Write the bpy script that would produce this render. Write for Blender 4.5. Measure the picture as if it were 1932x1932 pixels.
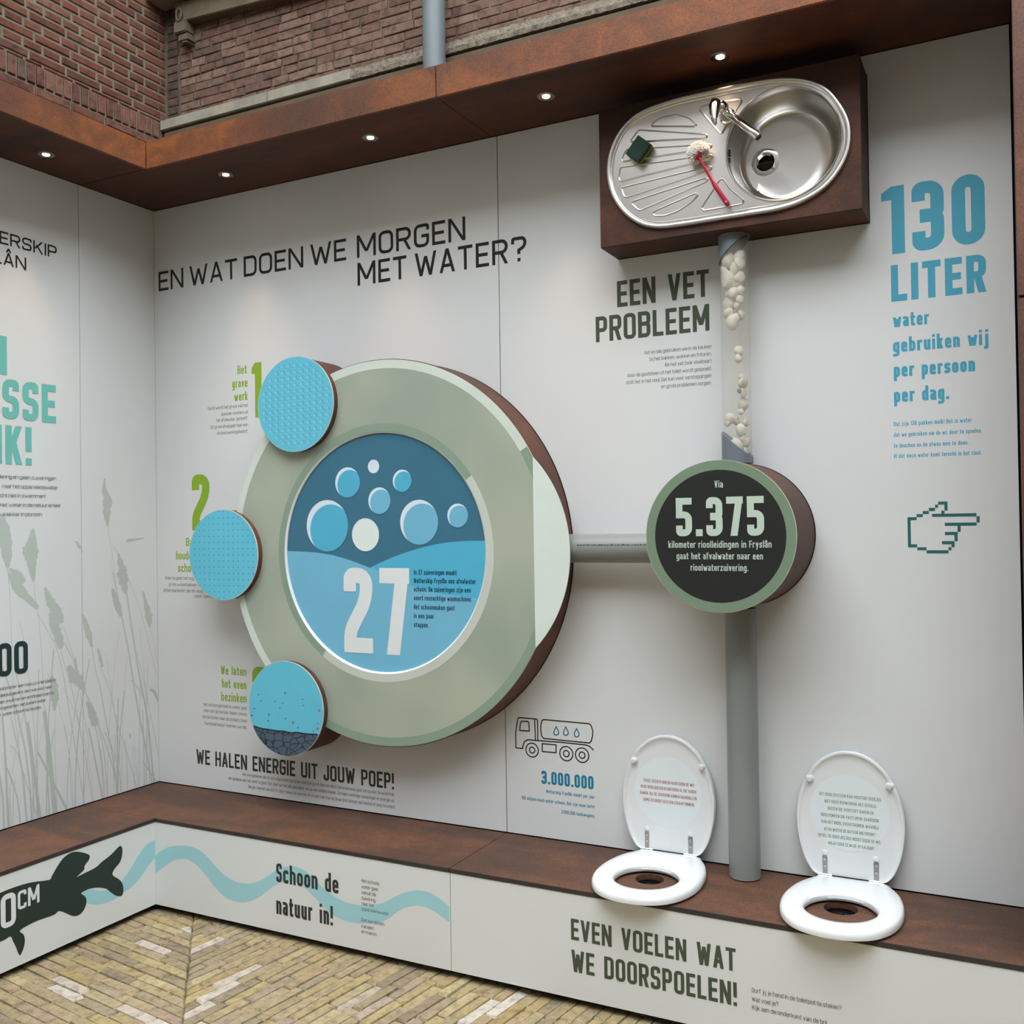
import bpy, bmesh, math, random
from mathutils import Vector, Matrix
from mathutils.geometry import tessellate_polygon
random.seed(7)
for o in list(bpy.data.objects): bpy.data.objects.remove(o)
SC = bpy.context.scene
COL = SC.collection
# ------------------------------------------------------------------ units
# measured units -> metres: x right along the back wall, y into the wall, z up (floor at Z0)
S = 1.12
Z0 = .623
def W(p): return Vector((p[0]*S, p[1]*S, (p[2]-Z0)*S))
# ------------------------------------------------------------------ camera
CAM = (3.58868, -3.34078, 2.17811)
yaw, pitch, roll = -0.474176, 0.012992, -0.014724
def cam_axes():
    cy, sy, cp, sp = math.cos(yaw), math.sin(yaw), math.cos(pitch), math.sin(pitch)
    f = Vector((sy*cp, cy*cp, sp)); r = Vector((cy, -sy, 0)); u = r.cross(f)
    cr, sr = math.cos(roll), math.sin(roll)
    return r*cr+u*sr, u*cr-r*sr, f
r_, u_, f_ = cam_axes()
cd = bpy.data.cameras.new('camera'); cam = bpy.data.objects.new('camera', cd); COL.objects.link(cam)
M = Matrix((r_, u_, -f_)).transposed().to_4x4(); M.translation = W(CAM)
cam.matrix_world = M
cd.sensor_width = 36; cd.lens = 1854.39/1932*36; cd.clip_start = .05
SC.camera = cam
# ------------------------------------------------------------------ world and exposure
wd = bpy.data.worlds.new('overcast'); SC.world = wd; wd.use_nodes = True
wd.node_tree.nodes['Background'].inputs[0].default_value = (.90, .955, 1, 1)
wd.node_tree.nodes['Background'].inputs[1].default_value = 7.4
SC.view_settings.view_transform = 'Standard'; SC.view_settings.look = 'None'
SC.view_settings.gamma = 1; SC.view_settings.use_curve_mapping = False
SC.view_settings.exposure = 0.0
# ------------------------------------------------------------------ materials
def srgb(r, g, b):
    f = lambda c: (c/255/12.92) if c/255 <= .04045 else ((c/255+.055)/1.055)**2.4
    return (f(r), f(g), f(b), 1)
MAT = {}
def base_mat(name, col, rough=.6, metal=0, spec=.5):
    m = bpy.data.materials.new(name); m.use_nodes = True
    b = m.node_tree.nodes['Principled BSDF']
    b.inputs['Base Color'].default_value = (tuple(col)+(1,))[:4]
    b.inputs['Roughness'].default_value = rough; b.inputs['Metallic'].default_value = metal
    b.inputs['Specular IOR Level'].default_value = spec
    MAT[name] = m
    return m, m.node_tree, b
def N(nt, t, **kw):
    n = nt.nodes.new(t)
    for k, v in kw.items():
        if hasattr(n, k): setattr(n, k, v)
        else: n.inputs[k.replace('_', ' ')].default_value = v
    return n
def ramp(nt, stops):
    n = nt.nodes.new('ShaderNodeValToRGB'); e = n.color_ramp.elements
    while len(e) < len(stops): e.new(.5)
    for i, (p, c) in enumerate(stops): e[i].position = p; e[i].color = (tuple(c)+(1,))[:4]
    return n
def pos(nt, scale=(1, 1, 1), coord='pos'):
    if coord == 'pos': g = nt.nodes.new('ShaderNodeNewGeometry').outputs['Position']
    else: g = nt.nodes.new('ShaderNodeTexCoord').outputs['Object']
    m = nt.nodes.new('ShaderNodeMapping'); m.inputs['Scale'].default_value = scale
    nt.links.new(g, m.inputs['Vector']); return m.outputs[0]
def noise(nt, vec, scale, detail=5, rough=.6, dist=0):
    n = nt.nodes.new('ShaderNodeTexNoise'); n.inputs['Scale'].default_value = scale
    n.inputs['Detail'].default_value = detail; n.inputs['Roughness'].default_value = rough
    n.inputs['Distortion'].default_value = dist
    nt.links.new(vec, n.inputs['Vector']); return n.outputs['Fac']
def mixc(nt, fac, a, b, mode='MIX'):
    n = nt.nodes.new('ShaderNodeMix'); n.data_type = 'RGBA'; n.blend_type = mode
    for s, v in ((n.inputs[0], fac), (n.inputs[6], a), (n.inputs[7], b)):
        if isinstance(v, (int, float)): s.default_value = v
        elif isinstance(v, tuple): s.default_value = (v+(1,))[:4]
        else: nt.links.new(v, s)
    return n.outputs[2]
def bump(nt, b, h, strength=.3, dist=.005):
    n = nt.nodes.new('ShaderNodeBump'); n.inputs['Strength'].default_value = strength
    n.inputs['Distance'].default_value = dist; nt.links.new(h, n.inputs['Height']); nt.links.new(n.outputs[0], b.inputs['Normal'])
def plain(name, col, rough=.5, spec=.4, var=.04):
    m, nt, b = base_mat(name, col, rough, 0, spec)
    f = noise(nt, pos(nt), 6, 4)
    c = col if len(col) == 4 else (*col, 1)
    d = tuple(x*(1-var*2) for x in c[:3])+(1,)
    r = ramp(nt, [(.35, d), (.65, c)]); nt.links.new(f, r.inputs[0]); nt.links.new(r.outputs[0], b.inputs['Base Color'])
    return m
def corten(name, dark, mid, hot, stretch=(1, 1, 1), hotpos=.62, rough=.62):
    m, nt, b = base_mat(name, mid, rough, .0, .35)
    v = pos(nt, stretch)
    a = noise(nt, v, 1.6, 8, .62, .4)
    r = ramp(nt, [(.28, dark), (.5, mid), (hotpos, hot), (.85, mid)]); nt.links.new(a, r.inputs[0])
    g = noise(nt, pos(nt), 5.5, 6, .7, 1.2)
    r2 = ramp(nt, [(.38, (0, 0, 0, 1)), (.66, (1, 1, 1, 1))]); nt.links.new(g, r2.inputs[0])
    c = mixc(nt, r2.outputs[0], mixc(nt, .55, r.outputs[0], dark), r.outputs[0])
    s = noise(nt, pos(nt), 160, 2, .5)
    r3 = ramp(nt, [(.35, (.72, .72, .72, 1)), (.6, (1.08, 1.06, 1.04, 1))]); nt.links.new(s, r3.inputs[0])
    c = mixc(nt, 1.0, c, r3.outputs[0], 'MULTIPLY')
    nt.links.new(c, b.inputs['Base Color'])
    bump(nt, b, s, .12, .002)
    return m
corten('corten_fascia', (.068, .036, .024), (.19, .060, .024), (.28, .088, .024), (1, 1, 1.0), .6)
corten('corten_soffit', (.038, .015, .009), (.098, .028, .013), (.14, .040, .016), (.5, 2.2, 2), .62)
corten('corten_bench', (.056, .036, .029), (.104, .051, .032), (.168, .070, .036), (.6, 1.8, 1), .6)
corten('corten_box', (.022, .0105, .007), (.048, .0175, .0095), (.115, .038, .016), (1, 1, 1.2), .68)
corten('corten_drum', (.075, .040, .032), (.125, .050, .036), (.18, .068, .042), (1, .6, 1), .6)
corten('corten_post', (.085, .045, .034), (.145, .060, .042), (.20, .085, .048), (1.6, 1.6, 1), .6)
# white laminate panels with faint warm/cool blotches and low scuffs
def panel_mat(name, col):
    m, nt, b = base_mat(name, col, .42, 0, .35)
    f = noise(nt, pos(nt), 1.3, 3)
    r = ramp(nt, [(.3, tuple(c*.965 for c in col)), (.7, col)]); nt.links.new(f, r.inputs[0])
    s = noise(nt, pos(nt, (1, 1, 3)), 38, 3, .8)
    r2 = ramp(nt, [(.72, (1, 1, 1, 1)), (.80, (.82, .82, .8, 1))]); nt.links.new(s, r2.inputs[0])
    nt.links.new(mixc(nt, .35, r.outputs[0], mixc(nt, 1, r.outputs[0], r2.outputs[0], 'MULTIPLY')), b.inputs['Base Color'])
    return m
panel_mat('panel_white', (.70, .715, .71)); panel_mat('panel_low', (.70, .72, .715))
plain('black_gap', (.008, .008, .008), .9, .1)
plain('dark_steel', (.03, .028, .026), .7)
plain('nosing_dark', (.045, .036, .032), .6, .3, .1)
# inks
INK = dict(ink=(34, 34, 32), inkgrey=(48, 52, 52), olive=(72, 82, 66), olivedark=(52, 58, 46), grey=(92, 96, 94), blue=(74, 164, 190), green=(140, 176, 44),
 deepblue=(18, 128, 160), teal=(112, 188, 178), darkteal=(32, 56, 54), white=(222, 226, 226), navy=(14, 66, 92), palegreen=(188, 204, 190),
 redbrown=(168, 88, 82), mossgreen=(120, 148, 110), fish=(36, 52, 46), wave=(160, 208, 216), reed=(186, 194, 186), handgreen=(40, 104, 100),
 win_dark=(58, 110, 134), win_light=(112, 180, 208), win_mid=(80, 174, 206), bub_white=(214, 226, 236), bub_pale=(222, 232, 226),
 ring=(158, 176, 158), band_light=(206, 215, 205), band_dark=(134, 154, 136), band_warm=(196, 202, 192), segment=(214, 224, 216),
 disc_blue=(98, 190, 214), disc_blue2=(120, 200, 222), stitch=(62, 96, 104), sign_green=(118, 138, 116), sign_black=(38, 40, 38), dropblue=(44, 110, 132), linework=(34, 34, 34),
 stonegap=(34, 44, 54), speck=(60, 92, 100), redspeck=(176, 106, 104))
for k, v in INK.items(): plain('ink_'+k, srgb(*v), .45, .35, .02)
def mottled(name, c1, c2, scale=2.2):
    m, nt, b = base_mat(name, c1, .45, 0, .35)
    r = ramp(nt, [(.35, c1), (.65, c2)]); nt.links.new(noise(nt, pos(nt), scale, 2, .4), r.inputs[0]); nt.links.new(r.outputs[0], b.inputs['Base Color'])
mottled('ink_ring', srgb(150, 161, 147), srgb(170, 176, 157))
# sludge print: flat drawing of stones
m, nt, b = base_mat('ink_sludge', srgb(74, 92, 108), .45)
vo = N(nt, 'ShaderNodeTexVoronoi', feature='DISTANCE_TO_EDGE'); vo.inputs['Scale'].default_value = 22
nt.links.new(pos(nt, (1, 1, 1.5)), vo.inputs['Vector'])
r = ramp(nt, [(.035, srgb(26, 34, 44)), (.06, srgb(72, 90, 106))]); nt.links.new(vo.outputs['Distance'], r.inputs[0]); nt.links.new(r.outputs[0], b.inputs['Base Color'])
# metals and plastics
def brushed(name, col, rough):
    m, nt, b = base_mat(name, col, rough, 1)
    f = noise(nt, pos(nt), 4, 0)
    r = ramp(nt, [(.2, (rough*.92,)*3), (.8, (rough*1.1,)*3)]); nt.links.new(f, r.inputs[0]); nt.links.new(r.outputs[0], b.inputs['Roughness'])
    return m
brushed('steel', (.70, .69, .67, 1), .30)
base_mat('steel_bowl', (.60, .59, .57, 1), .24, 1)
base_mat('chrome', (.82, .82, .82, 1), .08, 1)
plain('hinge_metal', (.42, .40, .38), .3, .8); MAT['hinge_metal'].node_tree.nodes['Principled BSDF'].inputs['Metallic'].default_value = 1
plain('screw_metal', (.62, .61, .6), .25); MAT['screw_metal'].node_tree.nodes['Principled BSDF'].inputs['Metallic'].default_value = 1
plain('pvc', srgb(134, 138, 136), .38, .5, .03)
plain('pvc_blue', srgb(112, 122, 132), .4, .5, .03)
plain('plate_edge', srgb(214, 208, 196), .5)
plain('toilet_white', (.76, .78, .78), .16, .6, .01)
plain('buffer', (.66, .68, .68), .4)
plain('sticker', srgb(222, 230, 232), .5, .3, .01)
plain('fat', srgb(214, 208, 192), .5, .4, .05)
plain('fat_rind', srgb(150, 138, 106), .6)
plain('rubber', (.012, .012, .011), .7)
plain('scourer', srgb(56, 76, 66), .95, .1, .25)
plain('sponge_yellow', srgb(128, 128, 56), .95, .1, .1)
plain('brush_red', srgb(186, 34, 62), .35)
plain('bristle', srgb(250, 250, 246), .7)
plain('stone_pale', srgb(156, 152, 136), .85, .2, .15); plain('stone_warm', srgb(112, 102, 84), .9, .2, .15); plain('stone_dark', srgb(98, 86, 70), .9, .1, .1)
m, nt, b = base_mat('stone_rough', srgb(150, 144, 128), .9, 0, .1)
f = noise(nt, pos(nt), 40, 6, .7); r = ramp(nt, [(.3, srgb(96, 88, 76)), (.6, srgb(140, 132, 116))]); nt.links.new(f, r.inputs[0]); nt.links.new(r.outputs[0], b.inputs['Base Color']); bump(nt, b, f, .8, .02)
plain('downpipe_paint', srgb(108, 118, 121), .45, .4, .06)
plain('mortar_left', srgb(124, 120, 104), .95, .1, .12)
plain('mortar_back', srgb(116, 104, 92), .95, .1, .25)
plain('sand_joint', srgb(104, 94, 72), .95, .1, .3)
plain('courtyard_plaster', (.20, .18, .16), .9, .1)
def brick_mat(name, cols, streak=.25, nscale=22, bstr=.6):
    m, nt, b = base_mat(name, (.3, .2, .1, 1), .9, 0, .15)
    oi = nt.nodes.new('ShaderNodeObjectInfo')
    r = ramp(nt, [(i/(len(cols)-1)*.98, srgb(*c)) for i, c in enumerate(cols)]); r.color_ramp.interpolation = 'LINEAR'
    nt.links.new(oi.outputs['Random'], r.inputs[0])
    f = noise(nt, pos(nt), nscale, 7, .72)
    r2 = ramp(nt, [(.32, (1-streak*1.6,)*3), (.5, (.95, .95, .95)), (.7, (1+streak*.6, 1+streak*.6, 1+streak*.55))]); nt.links.new(f, r2.inputs[0])
    c = mixc(nt, 1, r.outputs[0], r2.outputs[0], 'MULTIPLY')
    nt.links.new(c, b.inputs['Base Color']); bump(nt, b, f, bstr, .012)
    return m
brick_mat('brick_red', [(102, 66, 54), (112, 70, 56), (96, 60, 50), (116, 78, 64), (106, 66, 55), (90, 60, 50)], .22)
brick_mat('brick_worn', [(118, 80, 70), (104, 74, 62), (128, 92, 78), (96, 66, 58), (122, 84, 72)], .35)
brick_mat('brick_weathered', [(118, 94, 82), (106, 82, 72), (130, 108, 94), (112, 86, 74), (124, 102, 88), (98, 80, 70)], .35)
brick_mat('brick_dark', [(88, 74, 64), (78, 66, 56), (98, 78, 68)], .35)
brick_mat('paver', [(172, 154, 118), (160, 142, 112), (180, 160, 114), (152, 138, 114), (174, 155, 122), (146, 130, 108), (184, 168, 130), (168, 146, 104), (158, 144, 124), (174, 154, 114), (164, 142, 120), (204, 194, 180)], .30, 26, .9)
# emitters
m, nt, b = base_mat('lamp_glow', (1, .9, .8, 1)); b.inputs['Emission Color'].default_value = (1, .80, .62, 1); b.inputs['Emission Strength'].default_value = 14
# clear acrylic: fresnel mix of see-through and gloss, slightly milky
m = bpy.data.materials.new('acrylic'); m.use_nodes = True; MAT['acrylic'] = m; nt = m.node_tree; nt.nodes.clear()
o_ = N(nt, 'ShaderNodeOutputMaterial'); tr = N(nt, 'ShaderNodeBsdfTransparent'); tr.inputs[0].default_value = (.97, .965, .95, 1)
gl = N(nt, 'ShaderNodeBsdfGlossy'); gl.inputs['Roughness'].default_value = .15; lwn = N(nt, 'ShaderNodeLayerWeight'); lwn.inputs[0].default_value = .35; lw = ramp(nt, [(.0, (.03,)*3), (.7, (.07,)*3), (1, (.5,)*3)]); nt.links.new(lwn.outputs['Facing'], lw.inputs[0])
df = N(nt, 'ShaderNodeBsdfDiffuse'); df.inputs[0].default_value = (.84, .82, .77, 1)
m1 = N(nt, 'ShaderNodeMixShader'); m1.inputs[0].default_value = .17; m2 = N(nt, 'ShaderNodeMixShader')
nt.links.new(tr.outputs[0], m1.inputs[1]); nt.links.new(df.outputs[0], m1.inputs[2]); nt.links.new(lw.outputs[0], m2.inputs[0])
nt.links.new(m1.outputs[0], m2.inputs[1]); nt.links.new(gl.outputs[0], m2.inputs[2]); nt.links.new(m2.outputs[0], o_.inputs[0])
# upper facade beyond the frame: one wall material with brick joints
m, nt, b = base_mat('brick_far', (.2, .1, .07, 1), .9, 0, .1)
bt = N(nt, 'ShaderNodeTexBrick'); bt.inputs['Scale'].default_value = 5; bt.inputs['Color1'].default_value = srgb(104, 62, 52); bt.inputs['Color2'].default_value = srgb(118, 80, 68); bt.inputs['Mortar'].default_value = srgb(104, 98, 86)
nt.links.new(pos(nt), bt.inputs['Vector']); nt.links.new(bt.outputs[0], b.inputs['Base Color'])
# ------------------------------------------------------------------ mesh helpers
class MB:
    def __init__(s): s.v = []; s.f = []
    def add(s, vs, fs):
        k = len(s.v); s.v += [tuple(p) for p in vs]; s.f += [tuple(i+k for i in f) for f in fs]
    def box(s, x0, x1, y0, y1, z0, z1):
        s.add([(x0,y0,z0),(x1,y0,z0),(x1,y1,z0),(x0,y1,z0),(x0,y0,z1),(x1,y0,z1),(x1,y1,z1),(x0,y1,z1)],
              [(0,3,2,1),(4,5,6,7),(0,1,5,4),(1,2,6,5),(2,3,7,6),(3,0,4,7)])
    def rings(s, rings, cap0=True, cap1=True, closed=True):
        n = len(rings[0]); k = len(s.v); s.v += [tuple(p) for r in rings for p in r]
        for i in range(len(rings)-1):
            for j in range(n if closed else n-1):
                a = k+i*n+j; b = k+i*n+(j+1) % n; s.f.append((a, b, b+n, a+n))
        if cap0: s.f.append(tuple(k+j for j in range(n))[::-1])
        if cap1: s.f.append(tuple(k+(len(rings)-1)*n+j for j in range(n)))
    def tube(s, pts, r, n=12, cap=True):
        pts = [Vector(p) for p in pts]; rs = r if isinstance(r, (list, tuple)) else [r]*len(pts); out = []
        up = None
        for i, p in enumerate(pts):
            d = (pts[min(i+1, len(pts)-1)]-pts[max(i-1, 0)]).normalized()
            if up is None: up = Vector((0, 0, 1)) if abs(d.z) < .9 else Vector((1, 0, 0))
            a = d.cross(up).normalized(); up = a.cross(d).normalized()
            out.append([p+(a*math.cos(t)+up*math.sin(t))*rs[i] for t in [2*math.pi*k/n for k in range(n)]])
        s.rings(out, cap, cap)
    def lathe(s, c, axis, prof, n=48, cap0=False, cap1=False):
        """prof: (radius, offset along axis); c in measured units"""
        out = []
        for r, d in prof:
            ring = []
            for k in range(n):
                t = 2*math.pi*k/n; a, b = r*math.cos(t), r*math.sin(t)
                ring.append((c[0]+a, c[1]+d, c[2]+b) if axis == 'y' else (c[0]+a, c[1]+b, c[2]+d) if axis == 'z' else (c[0]+d, c[1]+a, c[2]+b))
            out.append(ring)
        s.rings(out, cap0, cap1)
    def prism(s, outline, mp, d0, d1, holes=()):
        """extruded flat shape: mp(u, v, d) -> point"""
        loops = [list(outline)]+[list(h) for h in holes]
        flat = [p for l in loops for p in l]
        tris = tessellate_polygon([[Vector((p[0], p[1], 0)) for p in l] for l in loops])
        n = len(flat)
        s.add([mp(u, v, d0) for u, v in flat]+[mp(u, v, d1) for u, v in flat],
              [tuple(t) for t in tris]+[tuple(i+n for i in t[::-1]) for t in tris])
        k = len(s.v)-2*n; o = 0
        for l in loops:
            m_ = len(l)
            for i in range(m_):
                a, b = k+o+i, k+o+(i+1) % m_; s.f.append((a, b, b+n, a+n))
            o += m_
    def flat(s, outline, mp, d, holes=()):
        loops = [list(outline)]+[list(h) for h in holes]; fl = [p for l in loops for p in l]
        tris = tessellate_polygon([[Vector((p[0], p[1], 0)) for p in l] for l in loops])
        s.add([mp(u, v, d) for u, v in fl], [tuple(t) for t in tris])
WL = {}
def link(o, parent, wl):
    COL.objects.link(o)
    if parent: o.parent = parent; o.location = wl-WL[parent.name]
    else: o.location = wl
    WL[o.name] = wl
def tags(o, label=None, cat=None, group=None, kind=None):
    for k, v in (('label', label), ('category', cat), ('group', group), ('kind', kind)):
        if v: o[k] = v
    return o
def thing(name, base, label, cat, group=None, kind=None):
    o = bpy.data.objects.new(name, None); o.empty_display_size = .1; link(o, None, W(base)); return tags(o, label, cat, group, kind)
def mk(name, mb, mat, parent=None, origin=None, smooth=False, bevel=0, recalc=True, merge=True, **tg):
    """one mesh object from a builder (measured units)"""
    wl = W(origin) if origin is not None else (WL[parent.name] if parent else Vector((0, 0, 0)))
    me = bpy.data.meshes.new(name); me.from_pydata([W(p)-wl for p in mb.v], [], mb.f)
    if recalc:
        bm = bmesh.new(); bm.from_mesh(me); bmesh.ops.remove_doubles(bm, verts=bm.verts, dist=1e-6) if smooth and merge else None
        bmesh.ops.recalc_face_normals(bm, faces=bm.faces)
        if bevel: bmesh.ops.bevel(bm, geom=[e for e in bm.edges if len(e.link_faces) == 2 and e.calc_face_angle(0) > .5], offset=bevel, segments=2, affect='EDGES')
        bm.to_mesh(me); bm.free()
    me.materials.append(MAT[mat])
    if smooth:
        for p in me.polygons: p.use_smooth = True
        me.set_sharp_from_angle(angle=math.radians(40))
    o = bpy.data.objects.new(name, me); link(o, parent, wl); return tags(o, **tg)
def circle(c, r, n=64, a0=0, a1=360):
    full = abs(a1-a0) >= 360
    k = n if full else n+1
    return [(c[0]+r*math.cos(math.radians(a0+(a1-a0)*i/n)), c[1]+r*math.sin(math.radians(a0+(a1-a0)*i/n))) for i in range(k)]
def sector(c, r0, r1, a0, a1, n=60): return circle(c, r1, n, a0, a1)+circle(c, r0, n, a0, a1)[::-1]
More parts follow.
